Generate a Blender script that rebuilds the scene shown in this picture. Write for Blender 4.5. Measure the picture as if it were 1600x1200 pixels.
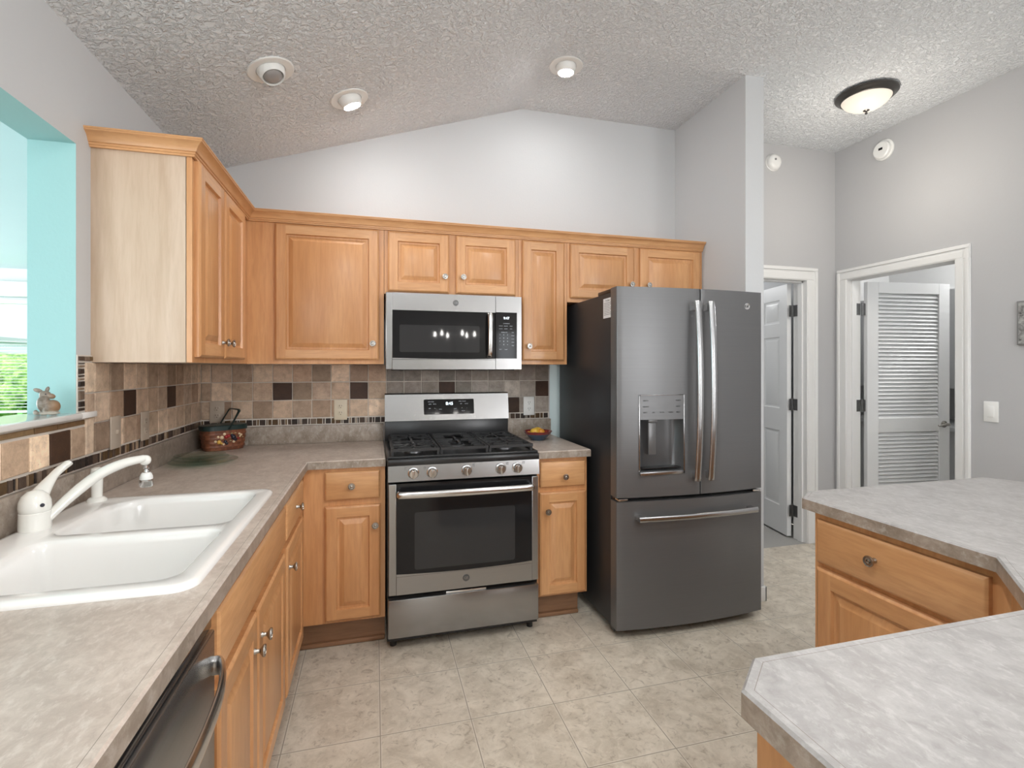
import bpy, bmesh, math, random
from mathutils import Vector, Matrix

for o in list(bpy.data.objects):
    bpy.data.objects.remove(o)
S = bpy.context.scene
COL = S.collection
R = math.radians
random.seed(7)

# ------------------------------------------------------------------ camera
cam = bpy.data.cameras.new('camera')
cam.sensor_width = 36.0
cam.lens = 788.4 / 1600 * 36
cam.shift_y = -26.2 / 1600
cam.clip_start = 0.02
camo = bpy.data.objects.new('camera', cam)
COL.objects.link(camo)
camo.location = (0.9355, -3.150, 1.355)
camo.rotation_euler = (R(90), 0, -0.2654)
S.camera = camo

# ------------------------------------------------------------------ view and world
S.view_settings.view_transform = 'Standard'
S.view_settings.look = 'None'
S.view_settings.gamma = 1
S.view_settings.exposure = 0.66
S.view_settings.use_curve_mapping = False
W = bpy.data.worlds.new('world')
S.world = W
S.cycles.transparent_max_bounces = 32
S.cycles.sample_clamp_indirect = 6
W.use_nodes = True
W.node_tree.nodes['Background'].inputs[0].default_value = (0.92, 0.96, 1.0, 1)
W.node_tree.nodes['Background'].inputs[1].default_value = 3.2


def area(name, loc, rot, sx, sy, power, color=(1, 1, 1), portal=False):
    l = bpy.data.lights.new(name, 'AREA')
    l.shape = 'RECTANGLE'
    l.size, l.size_y = sx, sy
    l.energy = power
    l.color = color
    l.cycles.is_portal = portal
    o = bpy.data.objects.new(name, l)
    COL.objects.link(o)
    o.location = loc
    o.rotation_euler = rot
    return o


# narrow rear window inferred from reflections; the others: fill added at invented unseen openings
area('daylight_dining', (3.65, -7.93, 1.5), (R(90), 0, 0), .4, 1.2, 1, (0.93, 0.97, 1.0))
area('fill_dining_side', (.02, -6.35, 1.5), (R(90), 0, R(-90)), 2.2, 1.5, 32, (0.93, 0.97, 1.0))
area('fill_dining_right', (4.38, -7.15, 1.55), (R(90), 0, R(90)), 1.2, 1.5, 85, (0.97, 0.98, 1.0))
area('fill_family', (-4.93, 0.8, 1.2), (R(90), 0, R(-90)), 3.0, 1.9, 64, (0.93, 0.97, 1.0))
area('fill_family_rear', (-2.4, -4.93, 1.2), (R(90), 0, 0), 3.6, 2.0, 14, (0.93, 0.97, 1.0))

# ------------------------------------------------------------------ node helpers


class NT:
    def __init__(s, name):
        s.m = bpy.data.materials.new(name)
        s.m.use_nodes = True
        s.t = s.m.node_tree
        s.b = s.t.nodes['Principled BSDF']

    def n(s, typ, **kw):
        x = s.t.nodes.new(typ)
        for k, v in kw.items():
            setattr(x, k, v)
        return x

    def l(s, a, b):
        s.t.links.new(a, b)

    def math(s, op, a, b=None, c=None):
        x = s.n('ShaderNodeMath', operation=op)
        for i, v in enumerate((a, b, c)):
            if v is None:
                continue
            if isinstance(v, (int, float)):
                x.inputs[i].default_value = v
            else:
                s.l(v, x.inputs[i])
        return x.outputs[0]

    def mix(s, f, a, b, mode='MIX'):
        x = s.n('ShaderNodeMix', data_type='RGBA', blend_type=mode)
        for i, v in ((0, f), (6, a), (7, b)):
            if isinstance(v, (int, float)):
                x.inputs[i].default_value = v
            elif isinstance(v, (tuple, list)):
                x.inputs[i].default_value = (*v[:3], 1)
            else:
                s.l(v, x.inputs[i])
        return x.outputs[2]

    def pos(s, kind='Object'):
        return s.n('ShaderNodeTexCoord').outputs[kind]

    def mapping(s, v, scale=(1, 1, 1), rot=(0, 0, 0), loc=(0, 0, 0)):
        x = s.n('ShaderNodeMapping')
        x.inputs['Scale'].default_value = scale
        x.inputs['Rotation'].default_value = rot
        x.inputs['Location'].default_value = loc
        s.l(v, x.inputs[0])
        return x.outputs[0]

    def noise(s, v, scale, detail=4, rough=.55, dist=0):
        x = s.n('ShaderNodeTexNoise')
        x.inputs['Scale'].default_value = scale
        x.inputs['Detail'].default_value = detail
        x.inputs['Roughness'].default_value = rough
        x.inputs['Distortion'].default_value = dist
        if v is not None:
            s.l(v, x.inputs['Vector'])
        return x.outputs[0]

    def ramp(s, f, stops):
        x = s.n('ShaderNodeValToRGB')
        cr = x.color_ramp
        while len(cr.elements) < len(stops):
            cr.elements.new(.5)
        for e, (p, c) in zip(cr.elements, stops):
            e.position = p
            e.color = (*c, 1) if len(c) == 3 else c
        s.l(f, x.inputs[0])
        return x.outputs[0]

    def bump(s, h, strength=.3, dist=.01):
        x = s.n('ShaderNodeBump')
        x.inputs['Strength'].default_value = strength
        x.inputs['Distance'].default_value = dist
        s.l(h, x.inputs['Height'])
        s.l(x.outputs[0], s.b.inputs['Normal'])

    def set(s, **kw):
        for k, v in kw.items():
            i = s.b.inputs[k.replace('_', ' ')]
            if isinstance(v, (int, float)):
                i.default_value = v
            elif isinstance(v, (tuple, list)):
                i.default_value = (*v[:3], 1)
            else:
                s.l(v, i)
        return s


def lin(r, g, b):
    f = lambda c: (c / 255 / 12.92) if c / 255 <= .04045 else ((c / 255 + .055) / 1.055) ** 2.4
    return (f(r), f(g), f(b))


def plain(name, col, rough=.5, metal=0, var=.06, scale=8, **kw):
    n = NT(name)
    f = n.noise(n.pos(), scale, 3)
    c = n.mix(n.math('MULTIPLY', f, var * 2), col, tuple(x * .78 for x in col))
    n.set(Base_Color=c, Roughness=rough, Metallic=metal, **kw)
    return n.m


def emit(name, col, strength):
    n = NT(name)
    n.set(Base_Color=col, Emission_Color=col, Emission_Strength=strength, Roughness=.4)
    return n.m


M = {}


def wall_mat(name, col):
    n = NT(name)
    p = n.pos()
    f = n.noise(p, 1.2, 2)
    n.set(Base_Color=n.mix(f, col, tuple(x * .97 for x in col)), Roughness=.75)
    n.bump(n.noise(p, 90, 3), .12, .004)
    return n.m


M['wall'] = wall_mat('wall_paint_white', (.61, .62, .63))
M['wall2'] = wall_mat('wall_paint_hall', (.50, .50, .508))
M['wallrear'] = wall_mat('wall_rear_dimmed', (.24, .22, .20))  # unseen wall darkened to dim its reflection in steel and black glass
M['aqua'] = wall_mat('wall_paint_aqua', lin(158, 200, 199))
M['aqua2'] = wall_mat('wall_paint_pale_aqua', (.72, .84, .85))
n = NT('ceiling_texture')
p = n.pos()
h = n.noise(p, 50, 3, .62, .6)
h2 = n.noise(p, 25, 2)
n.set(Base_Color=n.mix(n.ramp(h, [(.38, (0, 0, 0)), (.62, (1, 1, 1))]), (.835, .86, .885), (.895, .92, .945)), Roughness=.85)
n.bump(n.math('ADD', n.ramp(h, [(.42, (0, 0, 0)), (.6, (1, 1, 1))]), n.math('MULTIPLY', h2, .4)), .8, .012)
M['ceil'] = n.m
M['trim'] = plain('white_trim_paint', (.80, .80, .79), .38, var=.02)
M['door'] = plain('white_door_paint', (.82, .83, .83), .4, var=.02)
M['white_gloss'] = plain('white_enamel', (.88, .865, .84), .13, var=.01, Coat_Weight=.4, Coat_Roughness=.05)
M['white_pl'] = plain('white_plastic', (.85, .85, .83), .3, var=.01)
M['faucet'] = plain('almond_enamel', (.86, .85, .80), .14, var=.01, Coat_Weight=.5, Coat_Roughness=.05)


def wood(name, c1, c2, c3, axis='z', rough=.36):
    n = NT(name)
    p = n.pos()
    oi = n.n('ShaderNodeObjectInfo')
    sc = {'z': (7, 7, .7), 'h': (.9, .9, 8), 'hy': (.9, .9, 8)}[axis]
    v = n.n('ShaderNodeVectorMath', operation='ADD')
    n.l(p, v.inputs[0])
    cmb = n.n('ShaderNodeCombineXYZ')
    n.l(n.math('MULTIPLY', oi.outputs['Random'], 9), cmb.inputs[0])
    n.l(n.math('MULTIPLY', oi.outputs['Random'], 5), cmb.inputs[2])
    n.l(cmb.outputs[0], v.inputs[1])
    a = n.mapping(v.outputs[0], sc)
    big = n.noise(a, 1.1, 3, .5, .8)
    fine = n.noise(n.mapping(v.outputs[0], tuple(x * 6 for x in sc)), 1.6, 5, .6, .3)
    c = n.mix(n.ramp(big, [(.38, (0, 0, 0)), (.62, (1, 1, 1))]), c1, c2)
    c = n.mix(n.math('MULTIPLY', n.ramp(fine, [(.40, (0, 0, 0)), (.68, (1, 1, 1))]), .38), c, c3)
    hs = n.n('ShaderNodeHueSaturation')
    n.l(c, hs.inputs['Color'])
    n.l(n.math('ADD', n.math('MULTIPLY', oi.outputs['Random'], .14), .93), hs.inputs['Value'])
    n.set(Base_Color=hs.outputs[0], Roughness=rough, Coat_Weight=.18, Coat_Roughness=.22)
    n.bump(fine, .05, .002)
    return n.m


WA, WB, WC = (.69, .365, .165), (.60, .292, .118), (.44, .19, .07)
M['wood'] = wood('maple_honey_vertical', WA, WB, WC, 'z')
M['woodh'] = wood('maple_honey_horizontal', (.73, .405, .19), (.64, .33, .142), WC, 'h')
M['woodpale'] = wood('maple_pale_endgrain', (.60, .465, .35), (.53, .395, .28), (.40, .27, .17), 'z', .5)
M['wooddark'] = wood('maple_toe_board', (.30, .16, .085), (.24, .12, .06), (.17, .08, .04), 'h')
M['inside'] = plain('cabinet_gap_dark', (.06, .03, .018), .8)


def laminate(name, c1, c2, c3):
    n = NT(name)
    p = n.pos()
    d = n.math('MULTIPLY', n.noise(p, 5.5, 3, .6), .25)
    v = n.n('ShaderNodeVectorMath', operation='ADD')
    n.l(n.mapping(p, (1.3, .8, 1), (0, 0, .5)), v.inputs[0])
    n.l(d, v.inputs[1])
    a = n.noise(v.outputs[0], 12, 9, .72, .0)
    b = n.noise(n.mapping(p, (2, 1, 1), (0, 0, -.4)), 38, 6, .7, .2)
    c = n.mix(n.ramp(a, [(.40, (0, 0, 0)), (.60, (1, 1, 1))]), c1, c2)
    c = n.mix(n.math('MULTIPLY', n.ramp(b, [(.52, (0, 0, 0)), (.66, (1, 1, 1))]), .55), c, c3)
    c = n.mix(n.math('MULTIPLY', n.ramp(b, [(.30, (1, 1, 1)), (.44, (0, 0, 0))]), .35), c, tuple(x * .72 for x in c1))
    n.set(Base_Color=c, Roughness=.34)
    return n.m


M['lam'] = laminate('countertop_laminate', (.45, .375, .32), (.58, .50, .435), (.68, .61, .55))
M['lamdim'] = laminate('countertop_laminate_dimmed', (.30, .285, .275), (.385, .37, .36), (.50, .485, .475))  # same laminate, coloured darker and greyer to offset the stronger light
M['seam'] = plain('laminate_seam', (.20, .17, .14), .6)
M['lamedge'] = laminate('countertop_edge', (.26, .21, .165), (.40, .335, .28), (.52, .475, .43))


# floor: square vinyl tiles
n = NT('floor_vinyl_tile')
p = n.pos()
sx = n.n('ShaderNodeSeparateXYZ')
n.l(p, sx.inputs[0])
gx = n.math('ABSOLUTE', n.math('SUBTRACT', n.math('FRACT', n.math('DIVIDE', n.math('ADD', sx.outputs[0], 10 * .338 - .617), .338)), .5))
gy = n.math('ABSOLUTE', n.math('SUBTRACT', n.math('FRACT', n.math('DIVIDE', n.math('ADD', sx.outputs[1], 40 * .338 + .558), .338)), .5))
g = n.math('GREATER_THAN', n.math('MAXIMUM', gx, gy), .4945)
gw = n.math('GREATER_THAN', n.math('MAXIMUM', gx, gy), .484)
a = n.noise(n.mapping(p, (1, 1, 1)), 7, 8, .66, .9)
b = n.noise(p, 26, 8, .72, 1.1)
cell = n.n('ShaderNodeTexWhiteNoise', noise_dimensions='2D')
cv = n.n('ShaderNodeCombineXYZ')
n.l(n.math('FLOOR', n.math('DIVIDE', n.math('ADD', sx.outputs[0], 10 * .338 - .617), .338)), cv.inputs[0])
n.l(n.math('FLOOR', n.math('DIVIDE', n.math('ADD', sx.outputs[1], 40 * .338 + .558), .338)), cv.inputs[1])
n.l(cv.outputs[0], cell.inputs['Vector'])
c = n.mix(n.ramp(a, [(.36, (0, 0, 0)), (.62, (1, 1, 1))]), (.52, .46, .37), (.72, .655, .55))
c = n.mix(n.math('MULTIPLY', n.ramp(b, [(.34, (1, 1, 1)), (.46, (0, 0, 0))]), .75), c, (.31, .26, .20))
c = n.mix(n.math('MULTIPLY', n.ramp(b, [(.54, (0, 0, 0)), (.68, (1, 1, 1))]), .6), c, (.78, .72, .62))
c = n.mix(n.math('MULTIPLY', cell.outputs[0], .12), c, (.40, .35, .28))
c = n.mix(n.math('MULTIPLY', gw, .55), c, (.70, .65, .56))
c = n.mix(g, c, (.33, .29, .23))
n.set(Base_Color=c, Roughness=.38)
n.bump(n.math('ADD', n.math('MULTIPLY', b, .3), n.math('MULTIPLY', n.math('SUBTRACT', 1, gw), .5)), .12, .004)
M['floor'] = n.m

# stone tiles (tone attribute carries each tile's stone colour plus painted daylight greying)
n = NT('tumbled_travertine')
p = n.pos()
at = n.n('ShaderNodeAttribute', attribute_name='tone')
a = n.noise(p, 26, 9, .72, .1)
b = n.noise(p, 160, 4, .7)
c = n.mix(.8, at.outputs['Color'], n.ramp(a, [(.30, (.58, .56, .54)), (.5, (1, 1, 1)), (.70, (1.35, 1.37, 1.4))]), 'MULTIPLY')
c = n.mix(n.math('MULTIPLY', n.ramp(b, [(.30, (1, 1, 1)), (.38, (0, 0, 0))]), .5), c, (.16, .11, .08))
n.set(Base_Color=c, Roughness=.6)
n.bump(b, .25, .003)
M['tile'] = n.m
M['grout'] = plain('tile_grout', (.70, .64, .57), .85, var=.1, scale=40)


def steel(name, col, rough, aniso_axis='z', metal=1.0):
    n = NT(name)
    p = n.pos()
    sc = {'z': (2, 2, 300), 'x': (300, 300, 2)}[aniso_axis]
    f = n.noise(n.mapping(p, sc), 1.5, 3, .6)
    n.set(Base_Color=n.mix(f, col, tuple(x * .86 for x in col)), Metallic=metal,
          Roughness=n.math('ADD', n.math('MULTIPLY', f, .08), rough - .04))
    n.bump(f, .03, .001)
    return n.m


M['steel'] = steel('brushed_stainless', (.37, .367, .363), .25, 'z', .92)
M['steelbright'] = steel('stainless_handle', (.66, .65, .64), .2)
M['slate'] = steel('slate_stainless', (.165, .165, .167), .33, 'z', .45)
M['slatesat'] = steel('slate_stainless_handle', (.47, .47, .475), .24)
M['slatedark'] = plain('slate_panel', (.10, .10, .102), .35, .6, var=.02)
M['nickel'] = plain('satin_nickel', (.42, .40, .37), .26, 1, var=.02)
M['blackglass'] = plain('black_glass', (.012, .012, .013), .06, var=.01, Specular_IOR_Level=.28)
M['greyglass'] = plain('window_mesh_glass', (.036, .036, .037), .035, var=.01, Specular_IOR_Level=.3)
M['black'] = plain('black_enamel', (.016, .016, .017), .28, var=.03)
M['castiron'] = plain('cast_iron_matte', (.02, .02, .021), .42, var=.05)
M['burner'] = plain('burner_aluminium', (.35, .35, .36), .4, .9)
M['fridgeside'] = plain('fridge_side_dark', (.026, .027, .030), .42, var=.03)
M['darkmetal'] = plain('dark_bronze', (.09, .085, .08), .28, .8)
M['hinge'] = plain('hinge_metal', (.16, .16, .16), .35, .8)
M['print'] = plain('printed_grey', (.22, .22, .22), .5)
M['printlight'] = emit('lit_legend', (.55, .6, .65), .12)
M['digits'] = emit('led_digits', (.8, .92, 1), 1.6)
M['bulb'] = emit('lamp_bulb_lit', (1, .99, .975), 150.0)
M['bulbfill'] = emit('lamp_bulb_fill', (1, .99, .975), 620.0)  # only for the added fill lamps out of view
M['bulbwarm'] = emit('chandelier_bulb_lit', (1, .96, .91), 60.0)
M['bulboff'] = plain('lamp_bulb_unlit', (.33, .31, .30), .25)
M['paper'] = plain('paper_white', (.85, .86, .88), .6)
M['carpet'] = plain('carpet_grey', (.42, .41, .39), .95, var=.3, scale=60)
M['green'] = plain('basket_green_paint', (.012, .03, .028), .4)
M['wicker'] = None
n = NT('woven_splint')
p = n.pos()
sp = n.n('ShaderNodeSeparateXYZ')
n.l(p, sp.inputs[0])
hz = n.math('FRACT', n.math('MULTIPLY', sp.outputs[2], 45))
ck = n.n('ShaderNodeTexChecker')
n.l(n.mapping(p, (1, 1, 1)), ck.inputs[0])
ck.inputs['Scale'].default_value = 45
c = n.mix(ck.outputs[1], (.20, .065, .028), (.11, .032, .014))
c = n.mix(n.math('MULTIPLY', n.noise(p, 60, 4), .5), c, (.30, .11, .05))
n.set(Base_Color=c, Roughness=.45)
n.bump(ck.outputs[1], .4, .002)
M['wicker'] = n.m
n = NT('clear_green_glass')
tr = n.n('ShaderNodeBsdfTransparent')
tr.inputs[0].default_value = (.90, .955, .93, 1)
gs = n.n('ShaderNodeBsdfGlossy')
gs.inputs['Roughness'].default_value = .04
fr_ = n.n('ShaderNodeFresnel')
fr_.inputs[0].default_value = 1.5
ms = n.n('ShaderNodeMixShader')
n.l(n.math('MINIMUM', n.math('MULTIPLY', fr_.outputs[0], .6), .22), ms.inputs[0])
n.l(tr.outputs[0], ms.inputs[1])
n.l(gs.outputs[0], ms.inputs[2])
n.l(ms.outputs[0], n.t.nodes['Material Output'].inputs['Surface'])
M['glass'] = n.m
n = NT('window_glass')
n.set(Base_Color=(.97, 1, .99), Roughness=.0, Transmission_Weight=1.0, IOR=1.02)
M['pane'] = n.m
n = NT('frosted_shade')
p = n.pos()
n.set(Base_Color=(.62, .55, .47), Roughness=.4, Emission_Color=(1, .88, .75), Emission_Strength=.34)
M['shade'] = n.m
M['berryr'] = plain('berry_red', (.32, .02, .02), .3)
M['berryc'] = plain('berry_cream', (.75, .58, .38), .35)
M['berryy'] = plain('berry_yellow', (.70, .42, .08), .35)
M['berryk'] = plain('berry_dark', (.02, .018, .03), .35)
M['leaf'] = plain('leaf_dry', (.42, .34, .16), .5)
M['fruitred'] = plain('fruit_red', (.42, .05, .03), .35, var=.3)
M['fruitor'] = plain('fruit_orange', (.75, .32, .04), .4, var=.3)
M['fruityel'] = plain('fruit_yellow', (.80, .50, .06), .4, var=.25)
n = NT('painted_bowl')
p = n.pos()
sp = n.n('ShaderNodeSeparateXYZ')
n.l(p, sp.inputs[0])
c = n.ramp(n.math('MULTIPLY', sp.outputs[2], 16), [(.45, (.035, .07, .12)), (.58, (.05, .07, .11)), (.64, (.24, .03, .03)), (.95, (.20, .02, .02))])
n.set(Base_Color=c, Roughness=.16, Coat_Weight=.5)
M['bowl'] = n.m
n = NT('painted_rabbit')
p = n.pos()
sp = n.n('ShaderNodeSeparateXYZ')
n.l(p, sp.inputs[0])
f = n.noise(p, 55, 5, .6, .4)
c = n.mix(n.ramp(f, [(.35, (0, 0, 0)), (.6, (1, 1, 1))]), (.12, .09, .065), (.27, .225, .18))
c = n.mix(n.ramp(n.math('ADD', n.math('MULTIPLY', sp.outputs[0], 22), .35), [(.5, (0, 0, 0)), (1, (1, 1, 1))]), c, (.26, .15, .08))
c = n.mix(n.ramp(n.math('MULTIPLY', sp.outputs[2], 60), [(.55, (1, 1, 1)), (.85, (0, 0, 0))]), c, (.42, .38, .32))
n.set(Base_Color=c, Roughness=.35)
M['rabbit'] = n.m
M['grass'] = plain('lawn_grass', (.10, .34, .05), .9, var=.4, scale=3)
n = NT('shrub_foliage')
p = n.pos()
f = n.noise(p, 7, 6, .7)
n.set(Base_Color=n.ramp(f, [(.32, (.04, .12, .03)), (.5, (.20, .38, .08)), (.68, (.55, .62, .25))]), Roughness=.8)
n.bump(f, 1, .2)
M['foliage'] = n.m
M['roof'] = plain('roof_shingle', (.24, .26, .29), .8)
M['housewall'] = plain('house_wall_grey', (.32, .36, .40), .8)

# ------------------------------------------------------------------ mesh helpers


def BM():
    return bmesh.new()


def box(bm, x0, x1, y0, y1, z0, z1, mi=0, bev=0, seg=2):
    vs = [bm.verts.new((x, y, z)) for x in (x0, x1) for y in (y0, y1) for z in (z0, z1)]
    idx = [(0, 1, 3, 2), (4, 6, 7, 5), (0, 4, 5, 1), (2, 3, 7, 6), (0, 2, 6, 4), (1, 5, 7, 3)]
    fs = []
    for q in idx:
        f = bm.faces.new([vs[i] for i in q])
        f.material_index = mi
        fs.append(f)
    if bev > 0:
        es = list({e for f in fs for e in f.edges})
        r = bmesh.ops.bevel(bm, geom=es, offset=bev, segments=seg, affect='EDGES', profile=.5, clamp_overlap=True)
        for f in r['faces']:
            f.material_index = mi
    return fs


def frame_axes(d):
    d = Vector(d).normalized()
    up = Vector((0, 0, 1)) if abs(d.z) < .95 else Vector((1, 0, 0))
    a = d.cross(up).normalized()
    b = d.cross(a).normalized()
    return a, b


def lathe(bm, prof, c=(0, 0, 0), axis=(0, 0, 1), seg=32, mi=0, cap0=True, cap1=True, flute=0, nf=0):
    ax = Vector(axis).normalized()
    a, b = frame_axes(ax)
    c = Vector(c)
    rings = []
    for (r, h) in prof:
        ring = []
        for i in range(seg):
            t = 2 * math.pi * i / seg
            rr = r * (1 + flute * math.cos(nf * t)) if nf else r
            ring.append(bm.verts.new(c + ax * h + (a * math.cos(t) + b * math.sin(t)) * rr))
        rings.append(ring)
    for r0, r1 in zip(rings, rings[1:]):
        for i in range(seg):
            j = (i + 1) % seg
            f = bm.faces.new((r0[i], r0[j], r1[j], r1[i]))
            f.material_index = mi
    if cap0 and prof[0][0] > 1e-5:
        bm.faces.new(rings[0][::-1]).material_index = mi
    if cap1 and prof[-1][0] > 1e-5:
        bm.faces.new(rings[-1]).material_index = mi
    return rings


def cyl(bm, p0, p1, r, r1=None, seg=20, mi=0):
    p0, p1 = Vector(p0), Vector(p1)
    lathe(bm, [(r, 0), (r if r1 is None else r1, (p1 - p0).length)], p0, p1 - p0, seg, mi)


def tube(bm, pts, rad, seg=12, mi=0, flat=(1, 1), up=None):
    pts = [Vector(q) for q in pts]
    if isinstance(rad, (int, float)):
        rad = [rad] * len(pts)
    rings = []
    for i, q in enumerate(pts):
        d = (pts[min(i + 1, len(pts) - 1)] - pts[max(i - 1, 0)]).normalized()
        u = Vector(up) if up else (Vector((0, 0, 1)) if abs(d.z) < .95 else Vector((1, 0, 0)))
        a = d.cross(u).normalized()
        b = a.cross(d).normalized()
        rings.append([bm.verts.new(q + a * math.cos(t) * rad[i] * flat[0] + b * math.sin(t) * rad[i] * flat[1])
                      for t in [2 * math.pi * k / seg for k in range(seg)]])
    for r0, r1 in zip(rings, rings[1:]):
        for i in range(seg):
            j = (i + 1) % seg
            bm.faces.new((r0[i], r0[j], r1[j], r1[i])).material_index = mi
    bm.faces.new(rings[0][::-1]).material_index = mi
    bm.faces.new(rings[-1]).material_index = mi


def spline(pts, n=8):
    P = [Vector(q) for q in pts]
    P = [P[0] * 2 - P[1]] + P + [P[-1] * 2 - P[-2]]
    out = []
    for i in range(1, len(P) - 2):
        for k in range(n):
            t = k / n
            out.append(.5 * ((2 * P[i]) + (P[i + 1] - P[i - 1]) * t + (2 * P[i - 1] - 5 * P[i] + 4 * P[i + 1] - P[i + 2]) * t * t
                             + (3 * P[i] - P[i - 1] - 3 * P[i + 1] + P[i + 2]) * t ** 3))
    out.append(P[-2])
    return out


def ellipsoid(bm, c, r, rot=None, mi=0, u=20, v=12):
    m = Matrix.Translation(c) @ (rot if rot is not None else Matrix()) @ Matrix.Diagonal((*r, 1))
    r_ = bmesh.ops.create_uvsphere(bm, u_segments=u, v_segments=v, radius=1, matrix=m)
    for vv in r_['verts']:
        for f in vv.link_faces:
            f.material_index = mi


def prism(bm, poly, z0, z1, mi_top=0, mi_side=0, holes=(), bev=0):
    """outline extruded between z0 and z1, optional holes"""
    loops = [poly] + list(holes)
    top_edges, bot_edges = [], []
    for lp in loops:
        t = [bm.verts.new((x, y, z1)) for x, y in lp]
        b = [bm.verts.new((x, y, z0)) for x, y in lp]
        k = len(lp)
        for i in range(k):
            j = (i + 1) % k
            bm.faces.new((b[i], b[j], t[j], t[i])).material_index = mi_side
        top_edges += [bm.edges.get((t[i], t[(i + 1) % k])) for i in range(k)]
        bot_edges += [bm.edges.get((b[i], b[(i + 1) % k])) for i in range(k)]
    for ed, up in ((top_edges, 1), (bot_edges, -1)):
        r = bmesh.ops.triangle_fill(bm, use_beauty=True, use_dissolve=False, edges=ed, normal=(0, 0, up))
        for g in r['geom']:
            if isinstance(g, bmesh.types.BMFace):
                g.material_index = mi_top
    if bev:
        pass


def rrect(x0, x1, y0, y1, r, n=6):
    rs = r if isinstance(r, (list, tuple)) else [r] * 4
    out = []
    for (cx, cy, a0, rr) in ((x1 - rs[0], y1 - rs[0], 0, rs[0]), (x0 + rs[1], y1 - rs[1], 90, rs[1]),
                             (x0 + rs[2], y0 + rs[2], 180, rs[2]), (x1 - rs[3], y0 + rs[3], 270, rs[3])):
        for k in range(n + 1):
            t = R(a0 + 90 * k / n)
            out.append((cx + rr * math.cos(t), cy + rr * math.sin(t)))
    return out


def inset_poly(poly, d):
    """shrink a ccw outline by d"""
    out = []
    k = len(poly)
    for i in range(k):
        p0, p1, p2 = Vector(poly[i - 1]), Vector(poly[i]), Vector(poly[(i + 1) % k])
        e0, e1 = (p1 - p0), (p2 - p1)
        if e0.length < 1e-7:
            e0 = e1
        if e1.length < 1e-7:
            e1 = e0
        n0 = Vector((-e0.y, e0.x)).normalized()
        n1 = Vector((-e1.y, e1.x)).normalized()
        nn = (n0 + n1)
        nn = nn / max(nn.length_squared / 2, .3)
        out.append((p1.x + nn.x * d, p1.y + nn.y * d))
    return out


def ringmesh(bm, rings, mi=0, cap=True):
    R_ = [[bm.verts.new(v) for v in r] for r in rings]
    for r0, r1 in zip(R_, R_[1:]):
        k = len(r0)
        for i in range(k):
            j = (i + 1) % k
            bm.faces.new((r0[i], r0[j], r1[j], r1[i])).material_index = mi
    if cap:
        bm.faces.new(R_[-1]).material_index = mi
    return R_


def xform(bm, m):
    bmesh.ops.transform(bm, matrix=m, verts=bm.verts)


def place(kind, a, b, z=0):
    """local front is -y, width along +x.  kind: back / left / right(-x) """
    if kind == 'back':
        return Matrix.Translation((a, b, z))
    if kind == 'left':      # faces +X: a = x of back plane, b = near y, width to +y
        return Matrix.Translation((a, b, z)) @ Matrix.Rotation(R(90), 4, 'Z')
    if kind == 'right':     # faces -X, width to -y
        return Matrix.Translation((a, b, z)) @ Matrix.Rotation(R(-90), 4, 'Z')
    return Matrix.Translation((a, b, z)) @ Matrix.Rotation(kind, 4, 'Z')


def O(name, bm, mats, parent=None, label=None, cat=None, group=None, kind=None, smooth=40, recentre=None, mods=None):
    bmesh.ops.recalc_face_normals(bm, faces=bm.faces)
    me = bpy.data.meshes.new(name)
    off = Vector((0, 0, 0))
    if recentre is None:
        recentre = parent is None and kind is None
    if recentre:
        xs = [v.co.x for v in bm.verts]
        ys = [v.co.y for v in bm.verts]
        zs = [v.co.z for v in bm.verts]
        off = Vector(((min(xs) + max(xs)) / 2, (min(ys) + max(ys)) / 2, min(zs)))
        bmesh.ops.translate(bm, vec=-off, verts=bm.verts)
    bm.to_mesh(me)
    bm.free()
    if not isinstance(mats, (list, tuple)):
        mats = [mats]
    for m in mats:
        me.materials.append(M[m] if isinstance(m, str) else m)
    if smooth:
        for pl in me.polygons:
            pl.use_smooth = True
        me.set_sharp_from_angle(angle=R(smooth))
    o = bpy.data.objects.new(name, me)
    COL.objects.link(o)
    o.location = off
    if parent:
        o.parent = parent
        o.matrix_parent_inverse = wm(parent).inverted()
    props(o, label, cat, group, kind)
    return o


def wm(o):
    m = Matrix.Translation(o.location) @ o.rotation_euler.to_matrix().to_4x4()
    if o.parent:
        return wm(o.parent) @ o.matrix_parent_inverse @ m
    return m


def props(o, label=None, cat=None, group=None, kind=None):
    for k, v in (('label', label), ('category', cat), ('group', group), ('kind', kind)):
        if v:
            o[k] = v
    return o


def E(name, loc, label=None, cat=None, group=None, kind=None):
    o = bpy.data.objects.new(name, None)
    COL.objects.link(o)
    o.location = loc
    o.empty_display_size = .1
    return props(o, label, cat, group, kind)


def copy_tree(src, delta, parent=None):
    c = src.copy()
    COL.objects.link(c)
    if parent is None:
        c.location = src.location + Vector(delta)
    else:
        c.parent = parent
        c.matrix_parent_inverse = src.matrix_parent_inverse.copy()
    for ch in list(src.children):
        copy_tree(ch, delta, c)
    return c


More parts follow.
